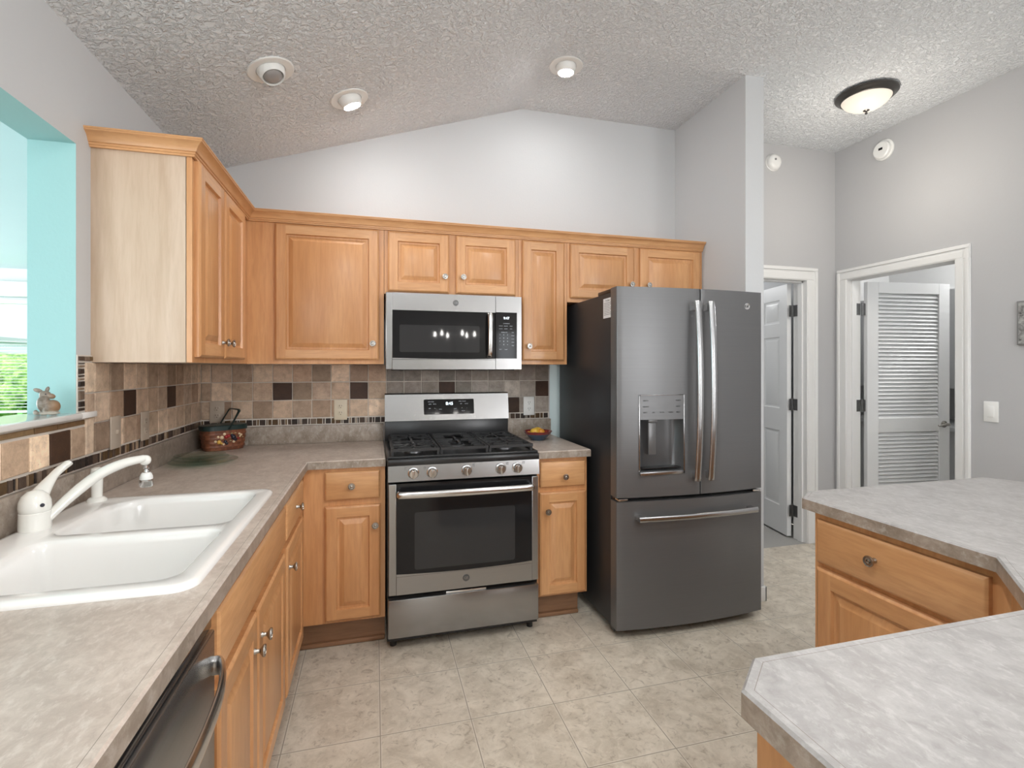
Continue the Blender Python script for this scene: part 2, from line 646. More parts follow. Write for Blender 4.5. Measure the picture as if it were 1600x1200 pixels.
def text_mesh(s, size, m, mi=0, bm=None, extrude=.0004, align='CENTER'):
    cu = bpy.data.curves.new('t', 'FONT')
    cu.body = s
    cu.size = size
    cu.extrude = extrude
    cu.align_x = align
    cu.align_y = 'CENTER'
    o = bpy.data.objects.new('t', cu)
    me = bpy.data.meshes.new_from_object(o)
    b2 = bmesh.new()
    b2.from_mesh(me)
    bmesh.ops.transform(b2, matrix=m, verts=b2.verts)
    tmp = bpy.data.meshes.new('tmp')
    b2.to_mesh(tmp)
    b2.free()
    n0 = len(bm.faces)
    bm.from_mesh(tmp)
    bm.faces.ensure_lookup_table()
    for f in list(bm.faces)[n0:]:
        f.material_index = mi
    bpy.data.objects.remove(o)
    bpy.data.curves.remove(cu)
    bpy.data.meshes.remove(tmp)
    bpy.data.meshes.remove(me)


FACE_BACK = Matrix.Rotation(R(90), 4, 'X')   # text plane facing -Y

# ------------------------------------------------------------------ room shell
YR = -8.0     # rear wall of the dining area
XR = 4.415
AQ = -5.0     # far side of the family room
RIDGE = 1.86
CZ = 3.035


def cz(x):
    return CZ if x >= RIDGE else 2.43 + (CZ - 2.43) * x / RIDGE


bm = BM()
box(bm, -.13, XR + .12, YR - .1, .0, -.08, 0)
O('floor', bm, 'floor', kind='structure', recentre=False)
bm = BM()
box(bm, AQ - .1, -.13, -5.1, 3.8, -.08, 0)
O('floor', bm, 'carpet', kind='structure', recentre=False)
bm = BM()
box(bm, 3.0, XR, 0, 2.6, -.08, -.002)
O('floor', bm, 'carpet', kind='structure', recentre=False)
bm = BM()
box(bm, XR + .12, 6.6, -2.0, 1.3, -.08, 0)
O('floor', bm, 'floor', kind='structure', recentre=False)

# vaulted ceiling: slope on the left, flat right of the ridge
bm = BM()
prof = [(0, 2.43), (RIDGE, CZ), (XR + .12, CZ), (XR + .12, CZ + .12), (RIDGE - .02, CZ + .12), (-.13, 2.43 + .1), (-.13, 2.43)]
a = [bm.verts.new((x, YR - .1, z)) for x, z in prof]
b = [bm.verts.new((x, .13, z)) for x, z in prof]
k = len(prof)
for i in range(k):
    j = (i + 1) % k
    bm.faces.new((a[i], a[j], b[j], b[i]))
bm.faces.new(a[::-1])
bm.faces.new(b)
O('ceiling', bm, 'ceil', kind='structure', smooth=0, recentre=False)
bm = BM()
box(bm, AQ - .1, -.13, -5.1, 3.8, 2.43, 2.53)
O('ceiling', bm, 'aqua2', kind='structure', recentre=False)
bm = BM()
box(bm, 3.0, XR, .12, 2.6, 2.44, 2.54)
O('ceiling', bm, 'wall', kind='structure', recentre=False)
bm = BM()
box(bm, XR + .12, 6.6, -2.0, 1.3, 2.44, 2.54)
O('ceiling', bm, 'trim', kind='structure', recentre=False)


def gable(bm, x0, x1, y0, y1, z0, mi=0):
    """wall slab along x whose top follows the ceiling"""
    xs = [x0] + ([RIDGE] if x0 < RIDGE < x1 else []) + [x1]
    P = [(x, cz(x)) for x in xs] + [(x1, z0), (x0, z0)]
    a = [bm.verts.new((x, y0, z)) for x, z in P]
    b = [bm.verts.new((x, y1, z)) for x, z in P]
    k = len(P)
    for i in range(k):
        j = (i + 1) % k
        bm.faces.new((a[i], a[j], b[j], b[i])).material_index = mi
    bm.faces.new(a[::-1]).material_index = mi
    bm.faces.new(b).material_index = mi


bm = BM()
gable(bm, 0, 2.05, 0, .12, 0)
gable(bm, 2.05, 3.05, 0, .12, 1.76)
box(bm, 2.05, 3.05, 0, .12, 0, 1.76, 1)
O('wall_back', bm, ['wall', 'aqua2'], kind='structure', smooth=0, recentre=False)
bm = BM()
box(bm, 2.99, 3.115, -.705, .0, 0, CZ)
O('wall_alcove', bm, 'wall', kind='structure', smooth=0, recentre=False)

# hall wall with the doorway of door_1 (opening x 3.40..4.15, top 2.035)
bm = BM()
box(bm, 3.05, 3.40, 0, .12, 0, CZ)
box(bm, 3.40, 4.15, 0, .12, 2.035, CZ)
box(bm, 4.15, XR + .12, 0, .12, 0, CZ)
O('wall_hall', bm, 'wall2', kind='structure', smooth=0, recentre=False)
# right wall with the doorway of door_2 (opening y -.865 .. -.095)
bm = BM()
box(bm, XR, XR + .12, -.095, 0, 0, CZ)
box(bm, XR, XR + .12, -.865, -.095, 2.035, CZ)
box(bm, XR, XR + .12, -6.55, -.865, 0, CZ)
box(bm, XR, XR + .12, -7.75, -6.55, 0, .8)
box(bm, XR, XR + .12, -7.75, -6.55, 2.3, CZ)
box(bm, XR, XR + .12, YR, -7.75, 0, CZ)
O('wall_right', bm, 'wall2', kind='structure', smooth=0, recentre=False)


def lw(y0, y1, z0, z1):
    """piece of left wall: kitchen side white, rest aqua"""
    fs = box(bm, -.13, 0, y0, y1, z0, z1, 1)
    for f in fs:
        if all(abs(v.co.x) < 1e-6 for v in f.verts):
            f.material_index = 0


bm = BM()
lw(-1.2, .12, 0, 2.43)
lw(-3.4, -1.2, 0, 1.187)
lw(-3.4, -1.2, 2.08, 2.43)
lw(-5.2, -3.4, 0, 2.43)
lw(-7.5, -5.2, 0, .7)
lw(-7.5, -5.2, 2.28, 2.43)
lw(YR, -7.5, 0, 2.43)
O('wall_left', bm, ['wall', 'aqua'], kind='structure', smooth=0, recentre=False)
bm = BM()
gable(bm, 0, 3.45, YR - .1, YR, 0)
gable(bm, 3.85, XR + .12, YR - .1, YR, 0)
gable(bm, 3.45, 3.85, YR - .1, YR, 2.1)
box(bm, 3.45, 3.85, YR - .1, YR, 0, .9)
O('wall_rear', bm, 'wallrear', kind='structure', smooth=0, recentre=False)
# family room walls
bm = BM()
box(bm, AQ, -4.0, 3.6, 3.72, 0, 2.43)
box(bm, -2.45, -.13, 3.6, 3.72, 0, 2.43)
box(bm, -4.0, -2.45, 3.6, 3.72, 2.12, 2.43)
box(bm, -4.0, -2.45, 3.6, 3.72, 0, .02)
O('wall_family_far', bm, 'aqua', kind='structure', smooth=0, recentre=False)
bm = BM()
box(bm, AQ - .1, AQ, -.7, 2.3, 0, .2)
box(bm, AQ - .1, AQ, -.7, 2.3, 2.15, 2.43)
box(bm, AQ - .1, AQ, -5.1, -.7, 0, 2.43)
box(bm, AQ - .1, AQ, 2.3, 3.72, 0, 2.43)
O('wall_family_left', bm, 'aqua', kind='structure', smooth=0, recentre=False)
bm = BM()
box(bm, AQ, -4.2, -5.1, -5.0, 0, 2.43)
box(bm, -.6, -.13, -5.1, -5.0, 0, 2.43)
box(bm, -4.2, -.6, -5.1, -5.0, 2.2, 2.43)
box(bm, -4.2, -.6, -5.1, -5.0, 0, .2)
O('wall_family_near', bm, 'aqua', kind='structure', smooth=0, recentre=False)
bm = BM()
box(bm, -.13, 0, .12, 3.72, 0, 2.43)
O('wall_family_right', bm, 'aqua', kind='structure', smooth=0, recentre=False)
# room behind door 1
bm = BM()
box(bm, 2.95, 3.05, .12, 2.6, 0, 2.44)
box(bm, 3.05, XR, 2.5, 2.6, 0, 2.44)
O('wall_bedroom_far', bm, 'wall', kind='structure', smooth=0, recentre=False)
# laundry walls
bm = BM()
box(bm, XR, XR + .12, .12, 2.6, 0, 2.44)
O('wall_bedroom_right', bm, 'wall', kind='structure', smooth=0, recentre=False)
bm = BM()
box(bm, 6.5, 6.6, -2.0, 1.3, 0, 2.44)
box(bm, XR + .12, 6.5, -2.1, -2.0, 0, 2.44)
box(bm, XR + .12, 6.5, 1.2, 1.3, 0, 2.44)
O('wall_laundry_far', bm, 'trim', kind='structure', smooth=0, recentre=False)

# thin dark joints where ceiling meets wall are left to the geometry

# baseboards
bm = BM()
box(bm, 2.99, 3.127, -.717, -.705, 0, .085, 0, .003)
box(bm, 3.115, 3.127, -.717, -.0, 0, .085, 0, .003)
O('baseboard_alcove', bm, 'trim', kind='structure', recentre=False)
bm = BM()
box(bm, 3.13, 3.31, -.012, 0, 0, .085, 0, .003)
box(bm, 4.24, XR, -.012, 0, 0, .085, 0, .003)
O('baseboard_hall', bm, 'trim', kind='structure', recentre=False)
bm = BM()
box(bm, XR - .012, XR, -7.9, -.96, 0, .085, 0, .003)
O('baseboard_right', bm, 'trim', kind='structure', recentre=False)

# ------------------------------------------------------------------ casings and doors


def casing(bm, u0, u1, zt, w=.085, hit=lambda u, d, z: (u, d, z)):
    """door casing, d = distance proud of wall; profile in three steps"""
    for (i0, i1, d) in ((0, w, .010), (.006, w * .55, .014), (w * .72, w - .004, .019)):
        # i = distance from opening edge outward
        for s, e in ((u0 - i1, u0 - i0), (u1 + i0, u1 + i1)):
            A = hit(s, 0, 0)
            B = hit(e, d, zt + i1)
            box(bm, min(A[0], B[0]), max(A[0], B[0]), min(A[1], B[1]), max(A[1], B[1]), 0, zt + i0 - .0004, 0, .002, 1)
        A = hit(u0 - i1, 0, zt + i0)
        B = hit(u1 + i1, d, zt + i1)
        box(bm, min(A[0], B[0]), max(A[0], B[0]), min(A[1], B[1]), max(A[1], B[1]), A[2], B[2], 0, .002, 1)


bm = BM()
casing(bm, 3.415, 4.135, 2.02, .10, lambda u, d, z: (u, -d, z))
box(bm, 3.40, 3.415, -.002, .122, 0, 2.02)
box(bm, 4.135, 4.15, -.002, .122, 0, 2.02)
box(bm, 3.40, 4.15, -.002, .122, 2.02, 2.035)
box(bm, 4.123, 4.135, .03, .07, 0, 2.02)
box(bm, 3.415, 4.135, .03, .07, 2.008, 2.02)
door1 = O('door_1', bm, 'trim', kind='structure', recentre=False,
          label='white cased hallway doorway beside the alcove wall, six panel door swung inward', cat='door')


def panel_leaf(w, h, t, panels):
    bm = BM()
    xs = sorted({0, w} | {p[0] for p in panels} | {p[1] for p in panels})
    zs = sorted({0, h} | {p[2] for p in panels} | {p[3] for p in panels})
    for side, y in ((0, -t / 2), (1, t / 2)):
        for i in range(len(xs) - 1):
            for j in range(len(zs) - 1):
                x0, x1, z0, z1 = xs[i], xs[i + 1], zs[j], zs[j + 1]
                inp = any(p[0] <= x0 + 1e-6 and x1 <= p[1] + 1e-6 and p[2] <= z0 + 1e-6 and z1 <= p[3] + 1e-6 for p in panels)
                if not inp:
                    q = [bm.verts.new(v) for v in ((x0, y, z0), (x1, y, z0), (x1, y, z1), (x0, y, z1))]
                    bm.faces.new(q)
                else:
                    s = 1 if side == 0 else -1
                    rings = []
                    for ins, dep in ((0, 0), (.006, .006), (.02, .008), (.04, .002)):
                        rings.append([(x0 + ins, y + s * dep, z0 + ins), (x1 - ins, y + s * dep, z0 + ins),
                                      (x1 - ins, y + s * dep, z1 - ins), (x0 + ins, y + s * dep, z1 - ins)])
                    ringmesh(bm, rings)
    for x in (0, w):
        bm.faces.new([bm.verts.new(v) for v in ((x, -t / 2, 0), (x, t / 2, 0), (x, t / 2, h), (x, -t / 2, h))])
    for z in (0, h):
        bm.faces.new([bm.verts.new(v) for v in ((0, -t / 2, z), (w, -t / 2, z), (w, t / 2, z), (0, t / 2, z))])
    return bm


P6 = []
for x0, x1 in ((.10, .32), (.39, .61)):
    P6 += [(x0, x1, 1.70, 1.89), (x0, x1, 1.01, 1.59), (x0, x1, .22, .83)]
bm = panel_leaf(.71, 2.005, .035, P6)
xform(bm, Matrix.Translation((4.118, .148, .012)) @ Matrix.Rotation(R(79), 4, 'Z'))
leaf = O('door_leaf', bm, 'door', door1, label='white six panel door leaf', smooth=20)
for z in (1.80, 1.06, .22):
    bm = BM()
    for ang, (px, py) in ((79 + 90, (4.128, .126)),):
        pass
    box(bm, 4.131, 4.1345, .075, .118, z - .045, z + .045, 0, .001, 1)
    cyl(bm, (4.128, .128, z - .048), (4.128, .128, z + .048), .006)
    box(bm, 4.098, 4.128, .124, .128, z - .045, z + .045, 0, .001, 1)
    O('hinge', bm, 'hinge', door1, label='dark metal hinge')

bm = BM()
casing(bm, -.850, -.110, 2.02, .085, lambda u, d, z: (XR - d, u, z))
box(bm, XR - .002, XR + .122, -.865, -.850, 0, 2.02)
box(bm, XR - .002, XR + .122, -.110, -.095, 0, 2.02)
box(bm, XR - .002, XR + .122, -.865, -.095, 2.02, 2.035)
box(bm, XR + .03, XR + .07, -.122, -.110, 0, 2.02)
box(bm, XR + .03, XR + .07, -.850, -.838, 0, 2.02)
door2 = O('door_2', bm, 'trim', kind='structure', recentre=False,
          label='white cased laundry doorway in the right wall with a louvered door open inward', cat='door')
LW, LH, LT = .74, 2.0, .035
Ml = Matrix.Translation((4.585, -.112, .012)) @ Matrix.Rotation(R(-6.3), 4, 'Z')
bm = BM()
for x0, x1, z0, z1 in ((0, .098, 0, LH), (LW - .098, LW, 0, LH), (.098, LW - .098, 1.915, LH), (.098, LW - .098, .84, .95), (.098, LW - .098, 0, .22)):
    box(bm, x0, x1, -LT / 2, LT / 2, z0, z1, 0, .002, 1)
xform(bm, Ml)
leaf2 = O('door_leaf', bm, 'door', door2, label='white louvered door leaf', smooth=20)
for z0, z1, nm in ((.95, 1.915, 32), (.22, .84, 21)):
    bm = BM()
    st = (z1 - z0) / nm
    for i in range(nm):
        z = z0 + st * (i + .5)
        b2 = BM()
        box(b2, .0985, LW - .0985, -.0215, .0215, -.0025, .0025, 0, .0012, 1)
        xform(b2, Matrix.Translation((0, 0, z)) @ Matrix.Rotation(R(54), 4, 'X'))
        tmp = bpy.data.meshes.new('x')
        b2.to_mesh(tmp)
        b2.free()
        bm.from_mesh(tmp)
        bpy.data.meshes.remove(tmp)
    xform(bm, Ml)
    O('louver_panel', bm, 'door', leaf2)
bm = BM()
lathe(bm, [(.026, 0), (.026, .006), (.012, .010), (.010, .045)], (.685, -LT / 2, .895), (0, -1, 0), 20)
tube(bm, [(.685, -LT / 2 - .045, .895), (.64, -LT / 2 - .05, .895), (.585, -LT / 2 - .046, .889)], [.010, .009, .007], 10)
xform(bm, Ml)
O('lever_handle', bm, 'nickel', leaf2, label='chrome lever handle')
for z in (1.80, 1.06, .22):
    bm = BM()
    box(bm, XR + .075, XR + .118, -.1135, -.1105, z - .045, z + .045, 0, .001, 1)
    cyl(bm, (XR + .128, -.118, z - .048), (XR + .128, -.118, z + .048), .006)
    box(bm, XR + .130, XR + .160, -.121, -.1175, z - .045, z + .045, 0, .001, 1)
    O('hinge', bm, 'hinge', door2, label='dark metal hinge')

# laundry: wall cabinet and shelf
t = E('laundry_wall_cabinet', (6.2, -.1, 1.16), 'white wall cabinet in the laundry behind the louvered door', 'cabinet')
bm = BM()
box(bm, 5.86, 6.48, -.85, 1.18, 1.16, 2.05)
O('carcass', bm, 'wall', t)
for y0 in (-.84, -.17, .50):
    bm = BM()
    box(bm, 5.84, 5.858, y0, y0 + .655, 1.17, 2.04, 0, .003)
    O('cabinet_door', bm, 'wall', t)
t = E('laundry_counter', (6.2, .1, .0), 'white laundry worktop under the wall cabinet', 'worktop')
bm = BM()
box(bm, 5.72, 6.48, -.85, 1.18, .80, .84, 0, .004)
O('worktop', bm, 'wall', t)
bm = BM()
box(bm, 5.80, 6.48, -.84, 1.17, 0, .80)
O('cabinet_base', bm, 'wall', t)

# ------------------------------------------------------------------ pass-through sill and family room window
bm = BM()
box(bm, -.155, .022, -3.4, -1.2, 1.187, 1.207, 0, .006, 3)
box(bm, 0.0, .022, -1.21, -1.115, 1.187, 1.207, 0, .004, 2)
O('trim_1', bm, 'white_gloss', kind='structure', recentre=False, label='white painted sill board of the pass-through opening', cat='window sill')

bm = BM()
x0, x1, z0, z1, y = -4.0, -2.45, .02, 2.12, 3.60
for b_ in ((x0, x0 + .07, z0, z1), (x1 - .05, x1, z0, z1), (x0, x1, z1 - .07, z1), (x0, x1, z0, z0 + .07), (-3.25, -3.18, z0, z1)):
    box(bm, b_[0], b_[1], y, y + .06, b_[2], b_[3], 0, .004)
box(bm, x0 - .1, x1 + .22, y - .02, y, 2.28, 2.43)
w2 = O('window_1', bm, 'trim', kind='structure', recentre=False, label='tall white framed garden window of the aqua family room', cat='window')
bm = BM()
box(bm, x0 + .05, x1 - .04, y + .04, y + .045, z0 + .05, z1 - .05)
O('pane', bm, 'pane', w2)
t = E('window_blind', (-2.8, 3.56, .85), 'white horizontal blind across the lower part of the garden window', 'blind')
bm = BM()
box(bm, x0, x1 + .2, 3.50, 3.575, 2.12, 2.28, 0, .004)
O('valance', bm, 'white_pl', t)
bm = BM()
for i in range(22):
    z = .92 + i * .034
    box(bm, x0 + .05, x1 - .02, 3.53, 3.565, z, z + .0035)
box(bm, x0 + .05, x1 - .02, 3.535, 3.56, .86, .885, 0, .003)
O('slats', bm, 'white_pl', t)
bm = BM()
for x in (-3.7, -3.1, -2.6):
    box(bm, x, x + .003, 3.546, 3.549, .87, 2.2)
O('cord', bm, 'white_pl', t)

# garden outside the family room
bm = BM()
box(bm, -16, 3, 3.9, 24, -.25, -.15)
O('floor', bm, 'grass', kind='structure', recentre=False)
t = E('neighbour_house', (-10.5, 17, -.15), 'grey gabled house beyond the garden hedge', 'house')
bm = BM()
box(bm, -15.5, -10.45, 15, 20, -.15, 2.3)
O('wall', bm, 'housewall', t)
bm = BM()
pf = [(-16.0, 2.2), (-10.3, 2.15), (-10.25, 2.3), (-11.9, 5.4), (-13.8, 5.4), (-16.0, 2.4)]
a = [bm.verts.new((x, 14.6, z)) for x, z in pf]
b = [bm.verts.new((x, 20.4, z)) for x, z in pf]
for i in range(6):
    j = (i + 1) % 6
    bm.faces.new((a[i], a[j], b[j], b[i]))
bm.faces.new(a[::-1])
bm.faces.new(b)
O('roof', bm, 'roof', t, smooth=0)


def shrub(x, y, r, lab):
    bm = BM()
    rnd = random.Random(int(x * 100) + int(y * 10))
    for i in range(26):
        th, ph = rnd.uniform(0, 6.28), rnd.uniform(0, 1.5)
        c = (x + math.cos(th) * math.cos(ph) * r * .7, y + math.sin(th) * math.cos(ph) * r * .6, -.15 + r * .55 + math.sin(ph) * r * .75)
        bmesh.ops.create_icosphere(bm, subdivisions=2, radius=r * rnd.uniform(.22, .38), matrix=Matrix.Translation(c))
    for v in bm.verts:
        v.co += Vector((rnd.uniform(-1, 1), rnd.uniform(-1, 1), rnd.uniform(-1, 1))) * r * .045
    cyl(bm, (x, y, -.2), (x, y, -.15 + r * .5), r * .12)
    O('shrub', bm, 'foliage', label=lab, cat='shrub', group='garden shrubs outside the family room window', smooth=0)


shrub(-5.35, 8.4, 1.0, 'pale green garden shrub nearest the family room window, left one')
shrub(-7.7, 12.0, 1.15, 'large leafy garden shrub in front of the grey house')
shrub(-4.4, 13.2, 1.5, 'round garden shrub right of the grey house, farthest back')

# ------------------------------------------------------------------ stone tile backsplash


def tile_piece(bm, lay, x0, x1, z0, z1, tone, toM, rnd, d=.007):
    j = lambda: rnd.uniform(-.0009, .0009)
    g = .0026
    b_ = [(x0 + g + j(), z0 + g + j()), (x1 - g + j(), z0 + g + j()), (x1 - g + j(), z1 - g + j()), (x0 + g + j(), z1 - g + j())]
    k = .0022
    i_ = [(b_[0][0] + k, b_[0][1] + k), (b_[1][0] - k, b_[1][1] + k), (b_[2][0] - k, b_[2][1] - k), (b_[3][0] + k, b_[3][1] - k)]
    dd = d + rnd.uniform(-.0008, .0008)
    rings = [[toM @ Vector((x, 0, z)) for x, z in b_], [toM @ Vector((x, -dd + .0015, z)) for x, z in b_], [toM @ Vector((x, -dd, z)) for x, z in i_]]
    n0 = len(bm.faces)
    ringmesh(bm, rings)
    bm.faces.ensure_lookup_table()
    for f in bm.faces[n0:]:
        f.material_index = 0
        for lp in f.loops:
            lp[lay] = (*tone, 1)


TONES = [tuple(c_ * 1.6 for c_ in q_) for q_ in ((.45, .39, .335), (.49, .43, .37), (.42, .355, .30), (.53, .47, .41), (.38, .325, .275), (.47, .41, .355))]
DARKT = (.25, .16, .105)


def mosaic(bm, lay, x0, x1, z0, z1, toM, rnd, vertical=False):
    a, end = (x0, x1) if not vertical else (z0, z1)
    while a < end - .006:
        w = rnd.choice([.010, .010, .013, .022, .034, .034])
        w = min(w, end - a)
        tone = rnd.choice([(.55, .46, .37), (.14, .10, .08), (.20, .14, .10), (.60, .52, .44), (.25, .19, .15), (.42, .32, .2)]) if w < .02 else \
            rnd.choice([(.17, .125, .10), (.24, .185, .15), (.30, .235, .19), (.33, .24, .13), (.46, .39, .33)])
        if vertical:
            tile_piece(bm, lay, x0, x1, a, a + w, tone, toM, rnd, .006)
        else:
            tile_piece(bm, lay, a, a + w, z0, z1, tone, toM, rnd, .006)
        a += w


def shade_tone(rnd, dark=False, tan=1.0):
    if dark:
        b_ = DARKT
    else:
        b_ = rnd.choice(TONES)
    f = rnd.uniform(.92, 1.08)
    return tuple(c * f for c in b_)


rnd = random.Random(3)
bm = BM()
lay = bm.loops.layers.color.new('tone')
mb = Matrix.Translation((0, -.003, 0))
box(bm, .004, 2.042, -.004, -.001, 1.019, 1.3715, 1)
box(bm, .989, 1.749, -.0041, -.001, .92, 1.03, 1)
rows = [(1.268, 1.372), (1.164, 1.268), (1.061, 1.164)]
cols = [(.008, .057)] + [(.057 + .105 * i, .162 + .105 * i) for i in range(18)] + [(1.947, 2.040)]
darkset = {(1, .372), (1, .792), (1, 1.317), (2, 1.737), (1, 1.947)}
GREY = {}
for ri, (z0, z1) in enumerate(rows):
    for x0, x1 in cols:
        dark = any(r_ == ri and abs(c_ - x0) < .02 for r_, c_ in darkset)
        tn = shade_tone(rnd, dark)
        if ri == 2 and abs(x0 - 1.737) < .02:
            tn = (.24, .16, .10)
        if x0 > .95 and not dark:
            # daylight on this side is painted in as a greyer tone
            g_ = sum(tn) / 3
            tn = tuple(c * .45 + g_ * .5 for c in tn)
        tile_piece(bm, lay, x0, x1, z0, z1, tn, mb, rnd)
mosaic(bm, lay, .008, 2.04, 1.022, 1.058, mb, rnd)
for x0, x1 in [(.99 + .1085 * i, .99 + .1085 * (i + 1)) for i in range(7)]:
    tile_piece(bm, lay, x0, x1, .93, 1.02, shade_tone(rnd), mb, rnd)
O('tile_backsplash', bm, ['tile', 'grout'], label='tumbled stone tile backsplash on the back wall behind the range', cat='backsplash', smooth=0, recentre=False)

rnd = random.Random(11)
bm = BM()
lay = bm.loops.layers.color.new('tone')
ml = Matrix.Translation((.003, 0, 0)) @ Matrix.Rotation(R(90), 4, 'Z')   # local x -> world y
box(bm, .001, .004, -1.16, -.004, 1.019, 1.3715, 1)
box(bm, .001, .004, -1.20, -1.1601, 1.019, 1.395, 1)
box(bm, .001, .004, -1.16, -1.11, 1.3718, 1.395, 1)
box(bm, .001, .004, -3.2, -1.2001, 1.019, 1.186, 1)
ycols = [(-.058, -.012)] + [(-.058 - .105 * (i + 1), -.058 - .105 * i) for i in range(10)]
dk = {(1, -.478 - .0), (1, -.898)}
for ri, (z0, z1) in enumerate(rows):
    for y0, y1 in ycols:
        dark = ri == 1 and (abs(y0 + .478 + .0) < .02 or abs(y0 + .898) < .02)
        if ri == 2 and abs(y0 + .793) < .06 and y0 < -.75:
            pass
        tile_piece(bm, lay, y0, y1, z0, z1, shade_tone(rnd, dark), ml, rnd)
tile_piece(bm, lay, -1.160, -1.108, 1.268, 1.372, shade_tone(rnd), ml, rnd)
tile_piece(bm, lay, -1.160, -1.108, 1.190, 1.268, shade_tone(rnd), ml, rnd)
tile_piece(bm, lay, -1.160, -1.108, 1.061, 1.186, shade_tone(rnd), ml, rnd)
mosaic(bm, lay, -1.198, -1.163, 1.21, 1.372, ml, rnd, True)
mosaic(bm, lay, -1.198, -1.112, 1.374, 1.394, ml, rnd)
mosaic(bm, lay, -3.2, -.012, 1.022, 1.058, ml, rnd)
y = -1.163
i = 0
while y > -3.15:
    w = [.085, .105, .09, .11][i % 4]
    tile_piece(bm, lay, y - w, y, 1.061, 1.160, (.27, .175, .115) if i in (1,) else tuple(c * 1.2 for c in shade_tone(rnd)), ml, rnd)
    y -= w
    i += 1
y = -1.163
while y > -3.1:
    w = rnd.choice([.07, .11, .15])
    tile_piece(bm, lay, y - w, y, 1.163, 1.184, rnd.choice([(.52, .42, .29), (.44, .33, .21), (.56, .47, .35)]), ml, rnd, .006)
    y -= w
O('tile_backsplash', bm, ['tile', 'grout'], label='tumbled stone tile backsplash on the left wall below the pass-through sill', cat='backsplash', smooth=0, recentre=False)


# outlets / plates
def outlet(m, lab, mat='white_pl', cat='outlet', kind='duplex', group=None):
    bm = BM()
    box(bm, -.037, .037, -.006, 0, -.06, .06, 0, .003)
    xform(bm, m)
    loc = m.translation.copy()
    t = E('wall_outlet' if kind != 'switch' else 'light_switch', loc, lab, cat, group)
    O('cover_plate', bm, mat, t)
    if kind == 'duplex':
        for s in (-1, 1):
            bm = BM()
            b2 = rrect(-.016, .016, -.014 + s * .02, .014 + s * .02, .011)
            ringmesh(bm, [[(x, -.0055, z) for x, z in b2], [(x, -.0078, z) for x, z in b2], [(x * .95, -.0082, z) for x, z in b2]])
            xform(bm, m)
            r_ = O('receptacle', bm, mat, t)
            bm = BM()
            for dx in (-.006, .006):
                box(bm, dx - .001, dx + .001, -.0086, -.008, s * .02, s * .02 + .009)
            cyl(bm, (0, -.008, s * .02 - .007), (0, -.0086, s * .02 - .007), .0025, seg=8)
            xform(bm, m)
            O('slot', bm, 'inside', r_)
    elif kind == 'switch':
        bm = BM()
        b2 = BM()
        box(bm, -.0165, .0165, -.010, -.005, -.033, .033, 0, .002)
        b2.free()
        xform(bm, m @ Matrix.Rotation(R(-3), 4, 'X'))
        O('rocker', bm, mat, t)
    elif kind == 'toggle':
        bm = BM()
        box(bm, -.004, .004, -.014, -.005, -.005, .010, 0, .001)
        xform(bm, m)
        O('toggle', bm, mat, t)
    return t


M['ivory'] = plain('ivory_plastic', (.66, .58, .44), .35, var=.01)
M['stonepl'] = plain('stone_cover_plate', (.50, .42, .34), .5, var=.25, scale=30)
MBK = lambda x, z: Matrix.Translation((x, -.010, z))
MLF = lambda y, z: Matrix.Translation((.010, y, z)) @ Matrix.Rotation(R(90), 4, 'Z')
outlet(MBK(.741, 1.104), 'ivory outlet left of the range on the tiled back wall', 'ivory')
outlet(MBK(.089, 1.104), 'beige outlet in the corner behind the wicker basket', 'stonepl')
outlet(MBK(1.902, 1.104), 'white outlet above the fruit bowl right of the range')
outlet(MLF(-.972, 1.115), 'stone coloured switch plate on left wall nearest the window sill', 'stonepl', 'switch', 'toggle')
outlet(MLF(-.725, 1.112), 'stone coloured outlet plate on left wall midway to the corner', 'stonepl', 'outlet', 'duplex')
outlet(Matrix.Translation((XR, -1.038, 1.095)) @ Matrix.Rotation(R(-90), 4, 'Z'), 'white rocker light switch right of the laundry doorway', 'white_pl', 'switch', 'switch')

# ------------------------------------------------------------------ cabinet parts


def panel_door(w, h, t=.02, f=.052, slab=False):
    bm = BM()
    rings = [(0, 0), (0, -(t - .006)), (.004, -(t - .002)), (.009, -t)]

    def rect(i, y):
        return [(i, y, i), (w - i, y, i), (w - i, y, h - i), (i, y, h - i)]
    if slab:
        rs = [rect(i, y) for i, y in rings]
        ringmesh(bm, rs, 1)
        return bm
    R0 = ringmesh(bm, [rect(i, y) for i, y in rings], 0, cap=False)
    e = .009
    # stiles
    def q(x0, x1, z0, z1, mi):
        fc = bm.faces.new([bm.verts.new(v) for v in ((x0, -t, z0), (x1, -t, z0), (x1, -t, z1), (x0, -t, z1))])
        fc.material_index = mi
    q(e, f, e, h - e, 0)
    q(w - f, w - e, e, h - e, 0)
    q(f, w - f, e, f, 1)
    q(f, w - f, h - f, h - e, 1)
    prof = [(f, -t), (f + .002, -t + .004), (f + .004, -t + .010), (f + .013, -t + .0105), (f + .034, -t + .001), (f + .036, -t + .0003)]
    ringmesh(bm, [rect(i, y) for i, y in prof], 0)
    return bm


def knob(m, parent):
    bm = BM()
    lathe(bm, [(.008, 0), (.008, .002), (.0055, .005), (.0055, .013), (.010, .017), (.0155, .021), (.0165, .024), (.0155, .0265),
               (.0125, .0268), (.0115, .0245), (.0065, .0242), (.0055, .0272), (.001, .0285)], (0, 0, 0), (0, -1, 0), 20)
    xform(bm, m)
    return O('knob', bm, 'nickel', parent)


def add_door(parent, kind, a, b, z0, w, h, kx=None, kz=None, slab=False, f=.052, name=None):
    m = place(kind, a, b, z0)
    bm = panel_door(w, h, slab=slab, f=f)
    xform(bm, m)
    d = O(name or ('drawer' if slab else 'cabinet_door'), bm, ['wood', 'woodh'], parent, smooth=25)
    if kx is not None:
        knob(m @ Matrix.Translation((kx, -.020, kz)), d)
    return d


